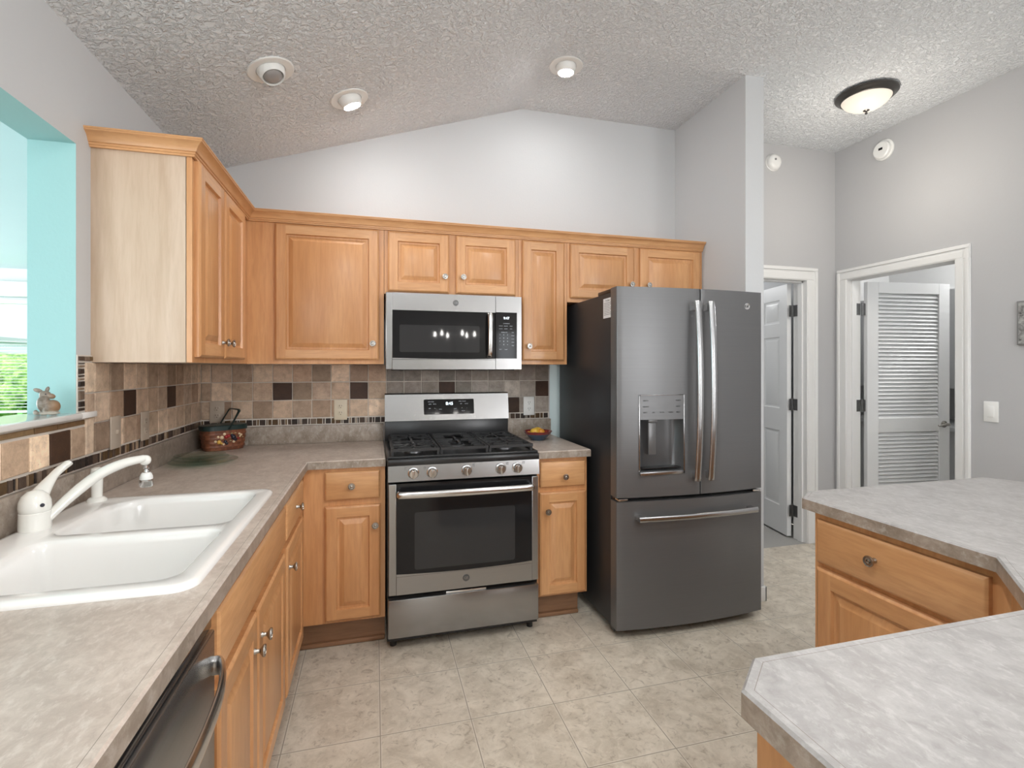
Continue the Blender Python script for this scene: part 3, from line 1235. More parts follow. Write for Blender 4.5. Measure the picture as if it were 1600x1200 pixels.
# ---- wall cabinets
ZB, ZT, ZF = 1.372, 2.135, 2.112
t = E('wall_cabinet', (.15, -.7, ZB), 'maple wall cabinet on the left wall with pale unfinished end panel and two narrow doors', 'wall cabinet', 'maple wall cabinets')
bm = BM()
box(bm, .0, .286, -1.105, -.0, ZB, ZT)
O('carcass', bm, 'woodpale', t)
bm = BM()
box(bm, 0, .288, -1.112, -1.105, ZB, ZT)
O('end_panel', bm, 'woodpale', t, label='pale bare maple end panel')
bm = BM()
box(bm, .286, .306, -1.112, -.306, ZB, ZT)
O('face_frame', bm, 'wood', t)
add_door(t, 'left', .306, -1.088, 1.392, .305, .710, .272, .065)
add_door(t, 'left', .306, -.765, 1.392, .335, .710, .032, .065)

t = E('wall_cabinet', (.64, -.15, ZB), 'maple corner wall cabinet with one wide door left of the microwave', 'wall cabinet', 'maple wall cabinets')
bm = BM()
box(bm, .306, .983, -.286, -.0, ZB, ZT)
O('carcass', bm, 'wood', t)
bm = BM()
box(bm, .306, .983, -.306, -.286, ZB, ZT)
O('face_frame', bm, 'wood', t)
add_door(t, 'back', .438, -.306, 1.394, .519, .705, .487, .088)

t = E('wall_cabinet', (1.366, -.15, 1.755), 'short maple wall cabinet with two doors over the microwave', 'wall cabinet', 'maple wall cabinets')
bm = BM()
box(bm, .985, 1.746, -.286, -.0, 1.757, ZT)
O('carcass', bm, 'wood', t)
bm = BM()
box(bm, .985, 1.746, -.306, -.286, 1.757, ZT)
O('face_frame', bm, 'wood', t)
add_door(t, 'back', 1.004, -.306, 1.771, .334, .327, .309, .088)
add_door(t, 'back', 1.378, -.306, 1.771, .348, .327, .038, .09)

t = E('wall_cabinet', (1.9, -.15, ZB), 'narrow tall maple wall cabinet with one door right of the microwave', 'wall cabinet', 'maple wall cabinets')
bm = BM()
box(bm, 1.748, 2.050, -.286, -.0, ZB, ZT)
O('carcass', bm, 'wood', t)
bm = BM()
box(bm, 1.748, 2.050, -.306, -.286, ZB, ZT)
O('face_frame', bm, 'wood', t)
add_door(t, 'back', 1.768, -.306, 1.395, .261, .703, .036, .083)

t = E('wall_cabinet', (2.52, -.15, 1.745), 'short maple wall cabinet with two doors above the refrigerator', 'wall cabinet', 'maple wall cabinets')
bm = BM()
box(bm, 2.052, 2.988, -.286, -.0, 1.747, ZT)
O('carcass', bm, 'wood', t)
bm = BM()
box(bm, 2.052, 2.988, -.306, -.286, 1.747, ZT)
O('face_frame', bm, 'wood', t)
add_door(t, 'back', 2.068, -.306, 1.771, .424, .327, .398, .095)
add_door(t, 'back', 2.534, -.306, 1.771, .430, .327, .05, .095)

# crown moulding, mitred round the L
bm = BM()
prof = [(.002, 2.104), (.010, 2.104), (.010, 2.110), (.014, 2.112), (.014, 2.118), (.019, 2.120), (.022, 2.128), (.028, 2.138), (.037, 2.146), (.043, 2.149),
        (.043, 2.153), (.046, 2.156), (.046, 2.160), (.002, 2.160)]
path = [((0, -1.112), (0, -1)), ((.306, -1.112), (1, -1)), ((.306, -.306), (1, -1)), ((2.988, -.306), (0, -1))]
rings = []
for (px, py), (dx, dy) in path:
    rings.append([(px + dx * p_, py + dy * p_, z) for p_, z in prof])
# inner corner: offset directions keep both faces parallel
RR = [[bm.verts.new(v) for v in r] for r in rings]
for r0, r1 in zip(RR, RR[1:]):
    for i in range(len(prof)):
        j = (i + 1) % len(prof)
        bm.faces.new((r0[i], r0[j], r1[j], r1[i]))
bm.faces.new(RR[0])
bm.faces.new(RR[-1][::-1])
O('crown_moulding', bm, 'woodh', label='maple crown moulding running along the top of the wall cabinets', cat='moulding', smooth=30)

# ---- base cabinets
BZ, BT = .138, .874


def base_unit(kind_dims, lab, lo, hi, kind, plane, depth, group='maple base cabinets'):
    pass


t = E('base_cabinet', (.8, -.3, 0), 'maple base cabinet left of the range with one drawer and one door', 'base cabinet', 'maple base cabinets')
bm = BM()
box(bm, .02, .984, -.59, -.02, BZ, BT)
O('carcass', bm, 'wood', t)
bm = BM()
box(bm, .612, .984, -.61, -.59, BZ, BT)
O('face_frame', bm, 'wood', t)
bm = BM()
box(bm, .53, .545, -.608, -.53, 0, BZ)
box(bm, .545, .984, -.545, -.53, 0, BZ)
box(bm, .55, .984, -.560, -.545, 0, .022, 0, .006, 2)
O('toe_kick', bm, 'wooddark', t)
add_door(t, 'back', .708, -.61, .724, .251, .133, .121, .067, slab=True)
add_door(t, 'back', .708, -.61, .152, .254, .543, .229, .446)

t = E('base_cabinet', (1.9, -.3, 0), 'narrow maple base cabinet between the range and the refrigerator', 'base cabinet', 'maple base cabinets')
bm = BM()
box(bm, 1.755, 2.046, -.59, -.02, BZ, BT)
O('carcass', bm, 'wood', t)
bm = BM()
box(bm, 1.755, 2.046, -.61, -.59, BZ, BT)
O('face_frame', bm, 'wood', t)
bm = BM()
box(bm, 1.755, 2.020, -.545, -.02, 0, BZ)
box(bm, 1.755, 2.020, -.560, -.545, 0, .022, 0, .006, 2)
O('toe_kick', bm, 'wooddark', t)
add_door(t, 'back', 1.777, -.61, .720, .254, .134, .133, .055, slab=True)
add_door(t, 'back', 1.773, -.61, .148, .262, .545, .040, .448)

t = E('base_cabinet', (.3, -.9, 0), 'maple base cabinet in the left corner with one drawer over one door', 'base cabinet', 'maple base cabinets')
bm = BM()
box(bm, .02, .59, -1.188, -.612, BZ, BT)
O('carcass', bm, 'wood', t)
bm = BM()
box(bm, .59, .61, -1.188, -.612, BZ, BT)
O('face_frame', bm, 'wood', t)
bm = BM()
box(bm, .53, .545, -1.188, -.612, 0, BZ)
box(bm, .545, .555, -1.188, -.612, 0, .022, 0, .004, 2)
O('toe_kick', bm, 'wooddark', t)
add_door(t, 'left', .61, -1.165, .724, .42, .133, .21, .067, slab=True)
add_door(t, 'left', .61, -1.165, .152, .42, .543, .035, .463)

t = E('base_cabinet', (.3, -1.6, 0), 'maple sink base cabinet with a false front and two doors under the sink', 'base cabinet', 'maple base cabinets')
bm = BM()
box(bm, .57, .59, -2.012, -1.19, BZ, BT)
box(bm, .02, .57, -2.012, -1.994, BZ, BT)
box(bm, .02, .57, -1.208, -1.19, BZ, BT)
box(bm, .02, .57, -1.994, -1.208, BZ, BZ + .018)
O('carcass', bm, 'wood', t)
bm = BM()
box(bm, .59, .61, -2.012, -1.19, BZ, BT)
O('face_frame', bm, 'wood', t)
bm = BM()
box(bm, .53, .545, -2.012, -1.19, 0, BZ)
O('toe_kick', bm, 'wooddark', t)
add_door(t, 'left', .61, -1.997, .724, .79, .133, slab=True, name='false_front')
add_door(t, 'left', .61, -1.997, .152, .345, .543, .305, .455)
add_door(t, 'left', .61, -1.640, .152, .430, .543, .035, .455)

t = E('base_cabinet', (.3, -2.9, 0), 'maple base cabinet at the near end of the left worktop beyond the dishwasher', 'base cabinet', 'maple base cabinets')
bm = BM()
box(bm, .02, .61, -3.19, -2.632, BZ, BT)
O('carcass', bm, 'wood', t)
bm = BM()
box(bm, .02, .545, -3.19, -2.632, 0, BZ)
O('toe_kick', bm, 'wooddark', t)
add_door(t, 'left', .61, -3.17, .152, .52, .70, .035, .64)

# ---- dishwasher
t = E('dishwasher', (.3, -2.32, 0), 'stainless dishwasher with a curved bar handle under the left worktop', 'dishwasher')
bm = BM()
box(bm, .03, .60, -2.622, -2.022, .10, .868)
O('body', bm, 'black', t)
bm = BM()
box(bm, .602, .628, -2.620, -2.024, .12, .835, 0, .004)
O('door_panel', bm, 'steel', t)
bm = BM()
box(bm, .602, .622, -2.620, -2.024, .838, .866, 0, .002)
O('control_strip', bm, 'blackglass', t)
bm = BM()
pts = spline([(.628, -2.050, .775), (.650, -2.062, .775), (.672, -2.16, .775), (.680, -2.32, .775), (.672, -2.48, .775), (.650, -2.58, .775), (.628, -2.592, .775)], 6)
tube(bm, pts, .016, 14, flat=(.38, 1.2))
O('bar_handle', bm, 'steelbright', t)
bm = BM()
box(bm, .50, .56, -2.620, -2.024, .0, .118)
O('toe_kick', bm, 'black', t)

# ------------------------------------------------------------------ worktops
SX0, SX1, SY0, SY1 = .030, .592, -2.030, -1.198
hole = rrect(SX0 + .02, SX1 - .02, SY0 + .02, SY1 - .02, .05)


def worktop(name, poly, holes, lab, ups, mats=('lam', 'lamedge')):
    t = E(name, (sum(p_[0] for p_ in poly) / len(poly), sum(p_[1] for p_ in poly) / len(poly), .876), lab, 'worktop', None)
    bm = BM()
    zt = .914
    ip = inset_poly(poly, .004)
    # side wall with a softened top arris
    k = len(poly)
    rg = [[bm.verts.new((x, y, .876)) for x, y in poly], [bm.verts.new((x, y, zt - .004)) for x, y in poly], [bm.verts.new((x, y, zt)) for x, y in ip]]
    for q0, q1, mi in ((rg[0], rg[1], 1), (rg[1], rg[2], 0)):
        for i in range(k):
            j = (i + 1) % k
            bm.faces.new((q0[i], q0[j], q1[j], q1[i])).material_index = mi
    for ins, mi in ((.015, 0), (.0158, 2)):
        rg.append([bm.verts.new((x, y, zt)) for x, y in inset_poly(poly, ins)])
        for i in range(k):
            j = (i + 1) % k
            bm.faces.new((rg[-2][i], rg[-2][j], rg[-1][j], rg[-1][i])).material_index = mi
    te = [bm.edges.get((rg[-1][i], rg[-1][(i + 1) % k])) for i in range(k)]
    be = [bm.edges.get((rg[0][i], rg[0][(i + 1) % k])) for i in range(k)]
    for h_ in holes:
        a = [bm.verts.new((x, y, zt)) for x, y in h_]
        b = [bm.verts.new((x, y, .876)) for x, y in h_]
        kk = len(h_)
        for i in range(kk):
            j = (i + 1) % kk
            bm.faces.new((b[i], b[j], a[j], a[i])).material_index = 1
        te += [bm.edges.get((a[i], a[(i + 1) % kk])) for i in range(kk)]
        be += [bm.edges.get((b[i], b[(i + 1) % kk])) for i in range(kk)]
    for ed, nz in ((te, 1), (be, -1)):
        bmesh.ops.triangle_fill(bm, use_beauty=True, use_dissolve=False, edges=ed, normal=(0, 0, nz))
    O('top', bm, list(mats) + ['seam'], t, smooth=25)
    for u in ups:
        bm = BM()
        box(bm, *u, 0, .003)
        O('upstand', bm, 'lamedge', t)
    return t


worktop('worktop', [(0, -3.2), (.634, -3.2), (.634, -.634), (.986, -.634), (.986, 0), (0, 0)], [hole],
        'beige laminate worktop running around the left corner and holding the sink',
        [(0, .019, -3.2, -.0, .9145, 1.018), (.0195, .986, -.019, 0, .9145, 1.018)])
worktop('worktop', [(1.752, -.645), (2.056, -.645), (2.056, 0), (1.752, 0)], [],
        'short beige laminate worktop between the range and the refrigerator',
        [(1.752, 2.052, -.019, 0, .9145, 1.018)])
ISL = [(1.420, -3.30), (1.420, -2.565), (1.490, -2.505), (2.112, -2.505), (2.335, -2.310), (2.335, -1.755), (2.425, -1.690),
       (3.290, -1.690), (3.365, -1.815), (3.365, -3.30)]
ISL = ISL[::-1]
worktop('worktop', ISL, [], 'laminate peninsula worktop, colour darkened against the strong light, with clipped corners in the right foreground', [], ('lamdim', 'lamedge'))

# peninsula cabinets
t = E('base_cabinet', (2.7, -2.05, 0), 'maple peninsula cabinet with a wide drawer over a door, facing the range', 'base cabinet', 'maple base cabinets')
bm = BM()
box(bm, 2.385, 3.33, -2.33, -1.775, BZ, BT)
O('carcass', bm, 'wood', t)
bm = BM()
box(bm, 2.365, 2.385, -2.335, -1.780, BZ, BT)
O('face_frame', bm, 'wood', t)
bm = BM()
box(bm, 2.44, 3.25, -2.33, -1.80, 0, BZ)
O('toe_kick', bm, 'wooddark', t)
add_door(t, 'right', 2.365, -1.800, .712, .485, .140, .205, .078, slab=True)
add_door(t, 'right', 2.365, -1.800, .152, .485, .543, .44, .455, f=.056)

t = E('base_cabinet', (2.2, -2.42, 0), 'maple corner cabinet set diagonally under the inner corner of the peninsula worktop', 'base cabinet', 'maple base cabinets')
bm = BM()
prism(bm, [(2.372, -2.337), (3.33, -2.337), (3.33, -3.2), (2.16, -3.2), (2.16, -2.536), ], BZ, BT)
O('carcass', bm, 'wood', t, smooth=0)
dvec = Vector((2.160 - 2.372, -2.536 + 2.337, 0))
ang = math.atan2(dvec.y, dvec.x)
add_door(t, ang, 2.360, -2.345, .152, .245, .70, .21, .62, f=.045)

t = E('base_cabinet', (1.8, -2.85, 0), 'maple cabinet under the near left end of the peninsula worktop', 'base cabinet', 'maple base cabinets')
bm = BM()
box(bm, 1.470, 2.158, -3.2, -2.562, BZ, BT)
O('carcass', bm, 'wood', t)
bm = BM()
box(bm, 1.455, 1.470, -3.2, -2.555, .0, BT)
O('end_panel', bm, 'wood', t)
bm = BM()
box(bm, 1.470, 2.158, -2.562, -2.542, BZ, BT)
O('face_frame', bm, 'wood', t)
add_door(t, R(180), 2.14, -2.542, .152, .32, .70, .035, .62)
add_door(t, R(180), 1.80, -2.542, .152, .32, .70, .035, .62)
bm = BM()
box(bm, 1.470, 2.158, -3.2, -2.62, 0, BZ)
O('toe_kick', bm, 'wooddark', t)

# ------------------------------------------------------------------ sink
t = E('kitchen_sink', (.31, -1.61, .74), 'white enamel double bowl sink set into the left worktop', 'sink')
outer = rrect(SX0, SX1, SY0, SY1, .045, 8)
far = rrect(.130, .552, -1.612, -1.240, [.05, .13, .045, .045], 8)
near = rrect(.130, .552, -1.988, -1.648, [.045, .045, .13, .05], 8)
bm = BM()
k = len(outer)
o0 = [bm.verts.new((x, y, .9142)) for x, y in outer]
o1 = [bm.verts.new((x, y, .921)) for x, y in outer]
o2 = [bm.verts.new((x, y, .9265)) for x, y in inset_poly(outer, .006)]
o3 = [bm.verts.new((x, y, .9275)) for x, y in inset_poly(outer, .016)]
for q0, q1 in ((o0, o1), (o1, o2), (o2, o3)):
    for i in range(k):
        j = (i + 1) % k
        bm.faces.new((q0[i], q0[j], q1[j], q1[i]))
te = [bm.edges.get((o3[i], o3[(i + 1) % k])) for i in range(k)]
for lp in (far, near):
    prev = None
    first = None
    for ins, z in ((0, .9275), (.004, .9255), (.009, .919), (.012, .905), (.020, .79), (.030, .755), (.055, .742)):
        ring = [bm.verts.new((x, y, z)) for x, y in inset_poly(lp, ins)]
        if prev:
            for i in range(len(ring)):
                j = (i + 1) % len(ring)
                bm.faces.new((prev[i], prev[j], ring[j], ring[i]))
        else:
            first = ring
        prev = ring
    bm.faces.new(prev)
    te += [bm.edges.get((first[i], first[(i + 1) % len(first)])) for i in range(len(first))]
bmesh.ops.triangle_fill(bm, use_beauty=True, use_dissolve=False, edges=te, normal=(0, 0, 1))
O('basin', bm, 'white_gloss', t, smooth=50)
for cx, cy in ((.34, -1.425), (.34, -1.82)):
    bm = BM()
    lathe(bm, [(.045, .742), (.045, .7445), (.036, .7445), (.030, .7425), (.001, .7425)], (cx, cy, 0), (0, 0, 1), 28)
    O('drain', bm, 'steelbright', t)

t = E('faucet', (.062, -1.535, .9275), 'white single lever faucet with a long curved spout at the back of the sink', 'faucet')
fx, fy, fz = .070, -1.535, .9276
bm = BM()
lathe(bm, [(.033, 0), (.034, .004), (.033, .045), (.031, .047), (.033, .049), (.034, .060), (.033, .075), (.027, .090), (.015, .101), (.001, .104)], (fx, fy, fz), (0, 0, 1), 32)
O('body', bm, 'faucet', t)
bm = BM()
pts = spline([(fx + .018, fy + .010, fz + .020), (fx + .055, fy + .045, fz + .070), (fx + .10, fy + .088, fz + .118), (fx + .145, fy + .130, fz + .142), (fx + .185, fy + .165, fz + .149)], 8)
tube(bm, pts, [.0135 + .0045 * math.sin(i / len(pts) * 3.1) for i in range(len(pts))], 14, flat=(1.15, .8))
ellipsoid(bm, (fx + .188, fy + .168, fz + .143), (.016, .016, .016))
O('spout', bm, 'faucet', t)
bm = BM()
ax, ay = fx + .190, fy + .170
lathe(bm, [(.010, .128), (.010, .120), (.006, .116), (.009, .110), (.009, .106)], (ax, ay, fz), (0, 0, 1), 20)
O('swivel_joint', bm, 'steelbright', t)
bm = BM()
lathe(bm, [(.009, .106), (.014, .102), (.017, .092), (.0175, .078), (.016, .074)], (ax, ay, fz), (0, 0, 1), 24)
sp_ = O('aerator', bm, 'white_pl', t, label='white swivel spray aerator')
bm = BM()
lathe(bm, [(.0165, .086), (.0182, .084), (.0182, .066), (.015, .062), (.001, .062)], (ax, ay, fz), (0, 0, 1), 24)
O('spray_ring', bm, 'steelbright', sp_)
bm = BM()
pts = spline([(fx, fy - .006, fz + .066), (fx + .001, fy + .016, fz + .088), (fx + .003, fy + .050, fz + .113), (fx + .006, fy + .085, fz + .134), (fx + .010, fy + .128, fz + .150)], 6)
tube(bm, pts, [max(.0125, .033 - .0215 * (i / 16) ** .8) for i in range(len(pts))], 16, flat=(1, .72))
lv = O('lever_handle', bm, 'faucet', t)
bm = BM()
cyl(bm, (fx + .024, fy - .018, fz + .066), (fx + .0275, fy - .021, fz + .067), .005, seg=14)
O('index_dot', bm, 'berryk', lv)

t = E('side_sprayer', (.078, -1.245, .9275), 'white side sprayer standing in its holder right of the faucet', 'sprayer')
bm = BM()
lathe(bm, [(.027, 0), (.027, .004), (.022, .011), (.016, .014)], (.078, -1.245, fz), (0, 0, 1), 28)
O('holder', bm, 'faucet', t)
bm = BM()
lathe(bm, [(.0145, .013), (.0155, .05), (.0165, .095), (.015, .104), (.006, .108)], (.078, -1.245, fz), (0, 0, 1), 24)
O('spray_head', bm, 'faucet', t)

# ------------------------------------------------------------------ range
t = E('gas_range', (1.37, -.36, 0), 'stainless gas range with black grates between the maple base cabinets', 'range')
X0, X1 = .992, 1.748
bm = BM()
box(bm, X0, X1, -.655, -.03, .035, .905)
O('body', bm, 'black', t)
for x in (X0 + .03, X1 - .03):
    for y in (-.62, -.08):
        bm = BM()
        cyl(bm, (x, y, 0), (x, y, .035), .016, seg=14)
        O('foot', bm, 'black', t)
bm = BM()
box(bm, X0 - .003, X1 + .003, -.672, -.075, .900, .918, 0, .005, 2)
# raised rim round the burner pan
for b_ in ((X0, X1, -.672, -.652), (X0, X1, -.12, -.09), (X0, X0 + .018, -.66, -.1), (X1 - .018, X1, -.66, -.1)):
    box(bm, *b_, .915, .926, 0, .003)
ct = O('cooktop', bm, 'black', t)
for (bx, by, r_) in ((1.13, -.50, .048), (1.13, -.24, .040), (1.37, -.37, .05), (1.61, -.50, .052), (1.61, -.24, .036)):
    bm = BM()
    lathe(bm, [(r_, .918), (r_, .926), (r_ * .8, .930)], (bx, by, 0), (0, 0, 1), 28, cap1=True)
    bu = O('burner', bm, 'burner', t)
    bm = BM()
    lathe(bm, [(r_ * .78, .930), (r_ * .8, .937), (r_ * .6, .940), (.001, .940)], (bx, by, 0), (0, 0, 1), 28)
    O('burner_cap', bm, 'castiron', bu)
for gi, (g0, g1) in enumerate(((X0 + .02, 1.245), (1.250, 1.492), (1.497, X1 - .02))):
    bm = BM()
    y0, y1 = -.645, -.11
    zt = .958
    w = .006

    def bar(xa, ya, xb, yb, z0=zt - .013, z1=zt):
        d = Vector((xb - xa, yb - ya))
        nrm = Vector((-d.y, d.x)).normalized() * w
        v = [bm.verts.new((xa + s * nrm.x, ya + s * nrm.y, z)) for z in (z0, z1) for s in (-1, 1)]
        u = [bm.verts.new((xb + s * nrm.x, yb + s * nrm.y, z)) for z in (z0, z1) for s in (-1, 1)]
        for q in ((v[0], v[1], v[3], v[2]), (u[1], u[0], u[2], u[3]), (v[0], u[0], u[1], v[1]), (v[2], v[3], u[3], u[2]), (v[0], v[2], u[2], u[0]), (v[1], u[1], u[3], v[3])):
            bm.faces.new(q)
    bar(g0, y0, g1, y0)
    bar(g0, y1, g1, y1)
    bar(g0 + w, y0, g0 + w, y1)
    bar(g1 - w, y0, g1 - w, y1)
    cxm = (g0 + g1) / 2
    for by in ((-.50, -.24) if gi != 1 else (-.37,)):
        L = .11
        for an in range(0, 360, 45) if gi != 1 else range(0, 360, 90):
            ca, sa = math.cos(R(an)), math.sin(R(an))
            q_ = L if abs(ca) < .1 or abs(sa) < .1 else L * 1.2
            bar(cxm + ca * .022, by + sa * .022, cxm + ca * q_, by + sa * min(q_, .125))
    yy = y0 + .075
    nb = 8
    for i in range(1, nb):
        yv = y0 + (y1 - y0) * i / nb
        if gi == 1:
            bar(g0, yv, cxm - .055, yv)
            bar(cxm + .055, yv, g1, yv)
        elif i == 4 or i in (1, 7):
            bar(g0, yv, g1, yv)
        else:
            bar(g0, yv, g0 + .06, yv)
            bar(g1 - .06, yv, g1, yv)
    for xx in (g0 + w, g1 - w):
        for yv in (y0 + .01, (y0 + y1) / 2, y1 - .01):
            box(bm, xx - w, xx + w, yv - w, yv + w, .918, zt - .010)
    O('grate', bm, 'castiron', t, smooth=0)

# backguard, leaning back slightly
bm = BM()
box(bm, X0, X1 - .004, -.085, -.03, .90, 1.045, 0, .006, 2)
O('backguard_base', bm, 'black', t)
bm = BM()
pf = [(-.098, 1.036), (-.078, 1.192), (-.070, 1.199), (-.040, 1.199), (-.040, 1.036)]
a = [bm.verts.new((X0, y, z)) for y, z in pf]
b = [bm.verts.new((X1 - .004, y, z)) for y, z in pf]
for i in range(5):
    j = (i + 1) % 5
    bm.faces.new((a[i], a[j], b[j], b[i]))
bm.faces.new(a[::-1])
bm.faces.new(b)
bg = O('backguard', bm, 'steel', t, smooth=25)
tilt = math.atan2(.020, .156)
mbg = Matrix.Translation((0, -.088, 1.114)) @ Matrix.Rotation(-tilt, 4, 'X')
bm = BM()
rp = rrect(1.219, 1.524, -.044, .047, .007)
ringmesh(bm, [[(x, .003, z) for x, z in rp], [(x, -.0028, z) for x, z in rp]])
xform(bm, mbg)
dp = O('display', bm, 'blackglass', bg, label='black glass clock display')
bm = BM()
mt = mbg @ Matrix.Translation((1.373, -.0035, .020)) @ FACE_BACK
text_mesh('8:45', .026, mt, bm=bm)
O('clock_digits', bm, 'digits', dp, smooth=0)
bm = BM()
for (x, z, s, sz) in ((1.262, .032, 'BAKE  BROIL', .0065), (1.256, .018, 'BAKE', .007), (1.284, .018, 'BROIL', .007), (1.452, .033, 'TIMER  ON/OFF', .0065),
                      (1.445, .018, 'SET', .007), (1.478, .018, 'CLOCK', .006), (1.254, -.008, 'OFF', .007), (1.286, -.008, '+ -', .009), (1.318, -.014, 'START', .006),
                      (1.408, -.012, 'LIGHT', .006), (1.450, -.008, '+', .011), (1.480, -.008, '-', .011), (1.458, -.026, 'OPTIONS', .0055)):
    text_mesh(s, sz, mbg @ Matrix.Translation((x, -.0032, z)) @ FACE_BACK, bm=bm, extrude=.0002)
O('printed_legends', bm, 'printlight', dp, smooth=0)

# control panel, slanted face
bm = BM()
pf = [(-.664, .899), (-.700, .886), (-.708, .812), (-.664, .806)]
a = [bm.verts.new((X0 + .004, y, z)) for y, z in pf]
b = [bm.verts.new((X1 - .004, y, z)) for y, z in pf]
for i in range(4):
    j = (i + 1) % 4
    bm.faces.new((a[i], a[j], b[j], b[i]))
bm.faces.new(a[::-1])
bm.faces.new(b)
cp = O('control_panel', bm, 'steel', t, smooth=0)
bm = BM()
box(bm, X0 + .002, X1 - .002, -.70, -.655, .885, .916, 0, .004, 2)
O('front_lip', bm, 'black', ct)
tl = math.atan2(.008, .074)
for kx in (1.113, 1.202, 1.370, 1.542, 1.628):
    mk = Matrix.Translation((kx, -.704, .850)) @ Matrix.Rotation(tl, 4, 'X')
    bm = BM()
    lathe(bm, [(.027, 0), (.027, .004), (.022, .006), (.0215, .020), (.019, .024), (.001, .024)], (0, 0, 0), (0, -1, 0), 28)
    box(bm, -.0045, .0045, -.033, -.022, -.020, .020, 0, .002, 2)
    xform(bm, mk)
    kb = O('knob', bm, 'steelbright', cp)
    bm = BM()
    box(bm, -.0008, .0008, -.0335, -.0325, .006, .018)
    xform(bm, mk)
    O('pointer_mark', bm, 'print', kb)
bm = BM()
for kx in (1.113, 1.202, 1.370, 1.542, 1.628):
    s = -1 if kx < 1.3 else 1
    text_mesh('OFF\nLITE', .008, Matrix.Translation((kx + s * .034, -.7025, .872)) @ Matrix.Rotation(tl, 4, 'X') @ FACE_BACK, bm=bm, extrude=.0003)
O('printed_legends', bm, 'print', cp, smooth=0)

# oven door
bm = BM()
FR = -.700
# stainless frame as four pieces around the glass, slightly curved lower edge
box(bm, X0 + .006, 1.034, FR, -.660, .272, .800, 0, .003)
box(bm, 1.707, X1 - .008, FR, -.660, .272, .800, 0, .003)
box(bm, 1.034, 1.707, FR, -.660, .272, .360, 0, .001)
N = 16
for i in range(N):
    xa, xb = 1.034 + (1.707 - 1.034) * i / N, 1.034 + (1.707 - 1.034) * (i + 1) / N
    f_ = lambda x: .372 - .010 * (1 - ((x - 1.37) / .337) ** 2)
    q = [(xa, FR, .358), (xb, FR, .358), (xb, FR, f_(xb)), (xa, FR, f_(xa))]
    q2 = [(x, -.67, z) for x, _, z in q]
    va = [bm.verts.new(v) for v in q]
    vb = [bm.verts.new(v) for v in q2]
    bm.faces.new(va)
    bm.faces.new(vb[::-1])
    for i2 in range(4):
        j2 = (i2 + 1) % 4
        bm.faces.new((va[i2], vb[i2], vb[j2], va[j2]))
od = O('oven_door', bm, 'steel', t, smooth=20)
bm = BM()
box(bm, 1.032, 1.709, FR + .003, -.672, .355, .800)
gl = O('door_glass', bm, 'blackglass', od)
bm = BM()
rp = rrect(1.119, 1.618, .385, .660, .012)
ringmesh(bm, [[(x, FR + .004, z) for x, z in rp], [(x, FR + .0022, z) for x, z in rp]])
O('viewing_window', bm, 'greyglass', gl)
bm = BM()
lathe(bm, [(.0165, 0), (.0165, .0012), (.015, .0016), (.001, .0016)], (1.368, FR, .322), (0, -1, 0), 28)
text_mesh('GE', .018, Matrix.Translation((1.368, FR - .0018, .322)) @ FACE_BACK, bm=bm, mi=1, extrude=.0003)
O('badge', bm, ['slatedark', 'steel'], od, smooth=20)
bm = BM()
pts = spline([(1.046, -.700, .757), (1.048, -.735, .757), (1.075, -.752, .757), (1.37, -.762, .757), (1.665, -.752, .757), (1.695, -.735, .757), (1.698, -.700, .757)], 8)
tube(bm, pts, .0165, 14, flat=(.55, 1.0))
O('bar_handle', bm, 'steelbright', od)
bm = BM()
for i in range(9):
    box(bm, 1.10 + .062 * i, 1.145 + .062 * i, -.664, -.6615, .79, .796)
O('vent_slots', bm, 'black', t)
bm = BM()
box(bm, X0 + .004, X1 - .006, -.700, -.66, .068, .250, 0, .004)
dr = O('storage_drawer', bm, 'steel', t)
bm = BM()
box(bm, 1.27, 1.47, -.694, -.664, .2505, .262, 0, .002)
O('finger_pull', bm, 'steelbright', dr)

# ------------------------------------------------------------------ microwave
t = E('microwave', (1.366, -.2, 1.34), 'stainless over-the-range microwave mounted under the short wall cabinet', 'microwave')
MX0, MX1, MZ0, MZ1, MF = .991, 1.743, 1.343, 1.7555, -.385
bm = BM()
box(bm, MX0 + .004, MX1 - .004, -.350, -.012, MZ0 + .008, MZ1)
O('body', bm, 'black', t)
bm = BM()
box(bm, MX0 + .03, MX1 - .03, -.345, -.05, MZ0 - .006, MZ0 + .010, 0, .003)
O('vent_grille', bm, 'black', t)
# exact front sits at y=-.385; x shifted so that the outline falls where measured at -.36
bm = BM()
dx0, dx1 = MX0, 1.590
gz0, gz1, gx0, gx1 = 1.406, 1.662, 1.026, 1.590
box(bm, dx0, gx0, MF, -.352, MZ0, MZ1, 0, .003)
box(bm, gx0, dx1, MF, -.352, gz1, MZ1)
box(bm, gx0, dx1, MF, -.352, MZ0, gz0 - .008)
N = 14
for i in range(N):
    xa, xb = gx0 + (dx1 - gx0) * i / N, gx0 + (dx1 - gx0) * (i + 1) / N
    f_ = lambda x: gz0 - .006 * math.sin(math.pi * (x - gx0) / (1.72 - gx0))
    q = [(xa, MF, gz0 - .010), (xb, MF, gz0 - .010), (xb, MF, f_(xb)), (xa, MF, f_(xa))]
    va = [bm.verts.new(v) for v in q]
    vb = [bm.verts.new((x, MF + .02, z)) for x, _, z in q]
    bm.faces.new(va)
    bm.faces.new((va[3], va[2], vb[2], vb[3]))
dm = O('microwave_door', bm, 'steel', t, smooth=20)
bm = BM()
box(bm, gx0 - .002, dx1 - .002, MF + .0025, -.355, gz0 - .012, gz1 + .002)
gl = O('door_glass', bm, 'blackglass', dm)
bm = BM()
rp = rrect(1.063, 1.500, 1.437, 1.584, .008)
ringmesh(bm, [[(x, MF + .003, z) for x, z in rp], [(x, MF + .0016, z) for x, z in rp]])
O('viewing_window', bm, 'greyglass', gl)
bm = BM()
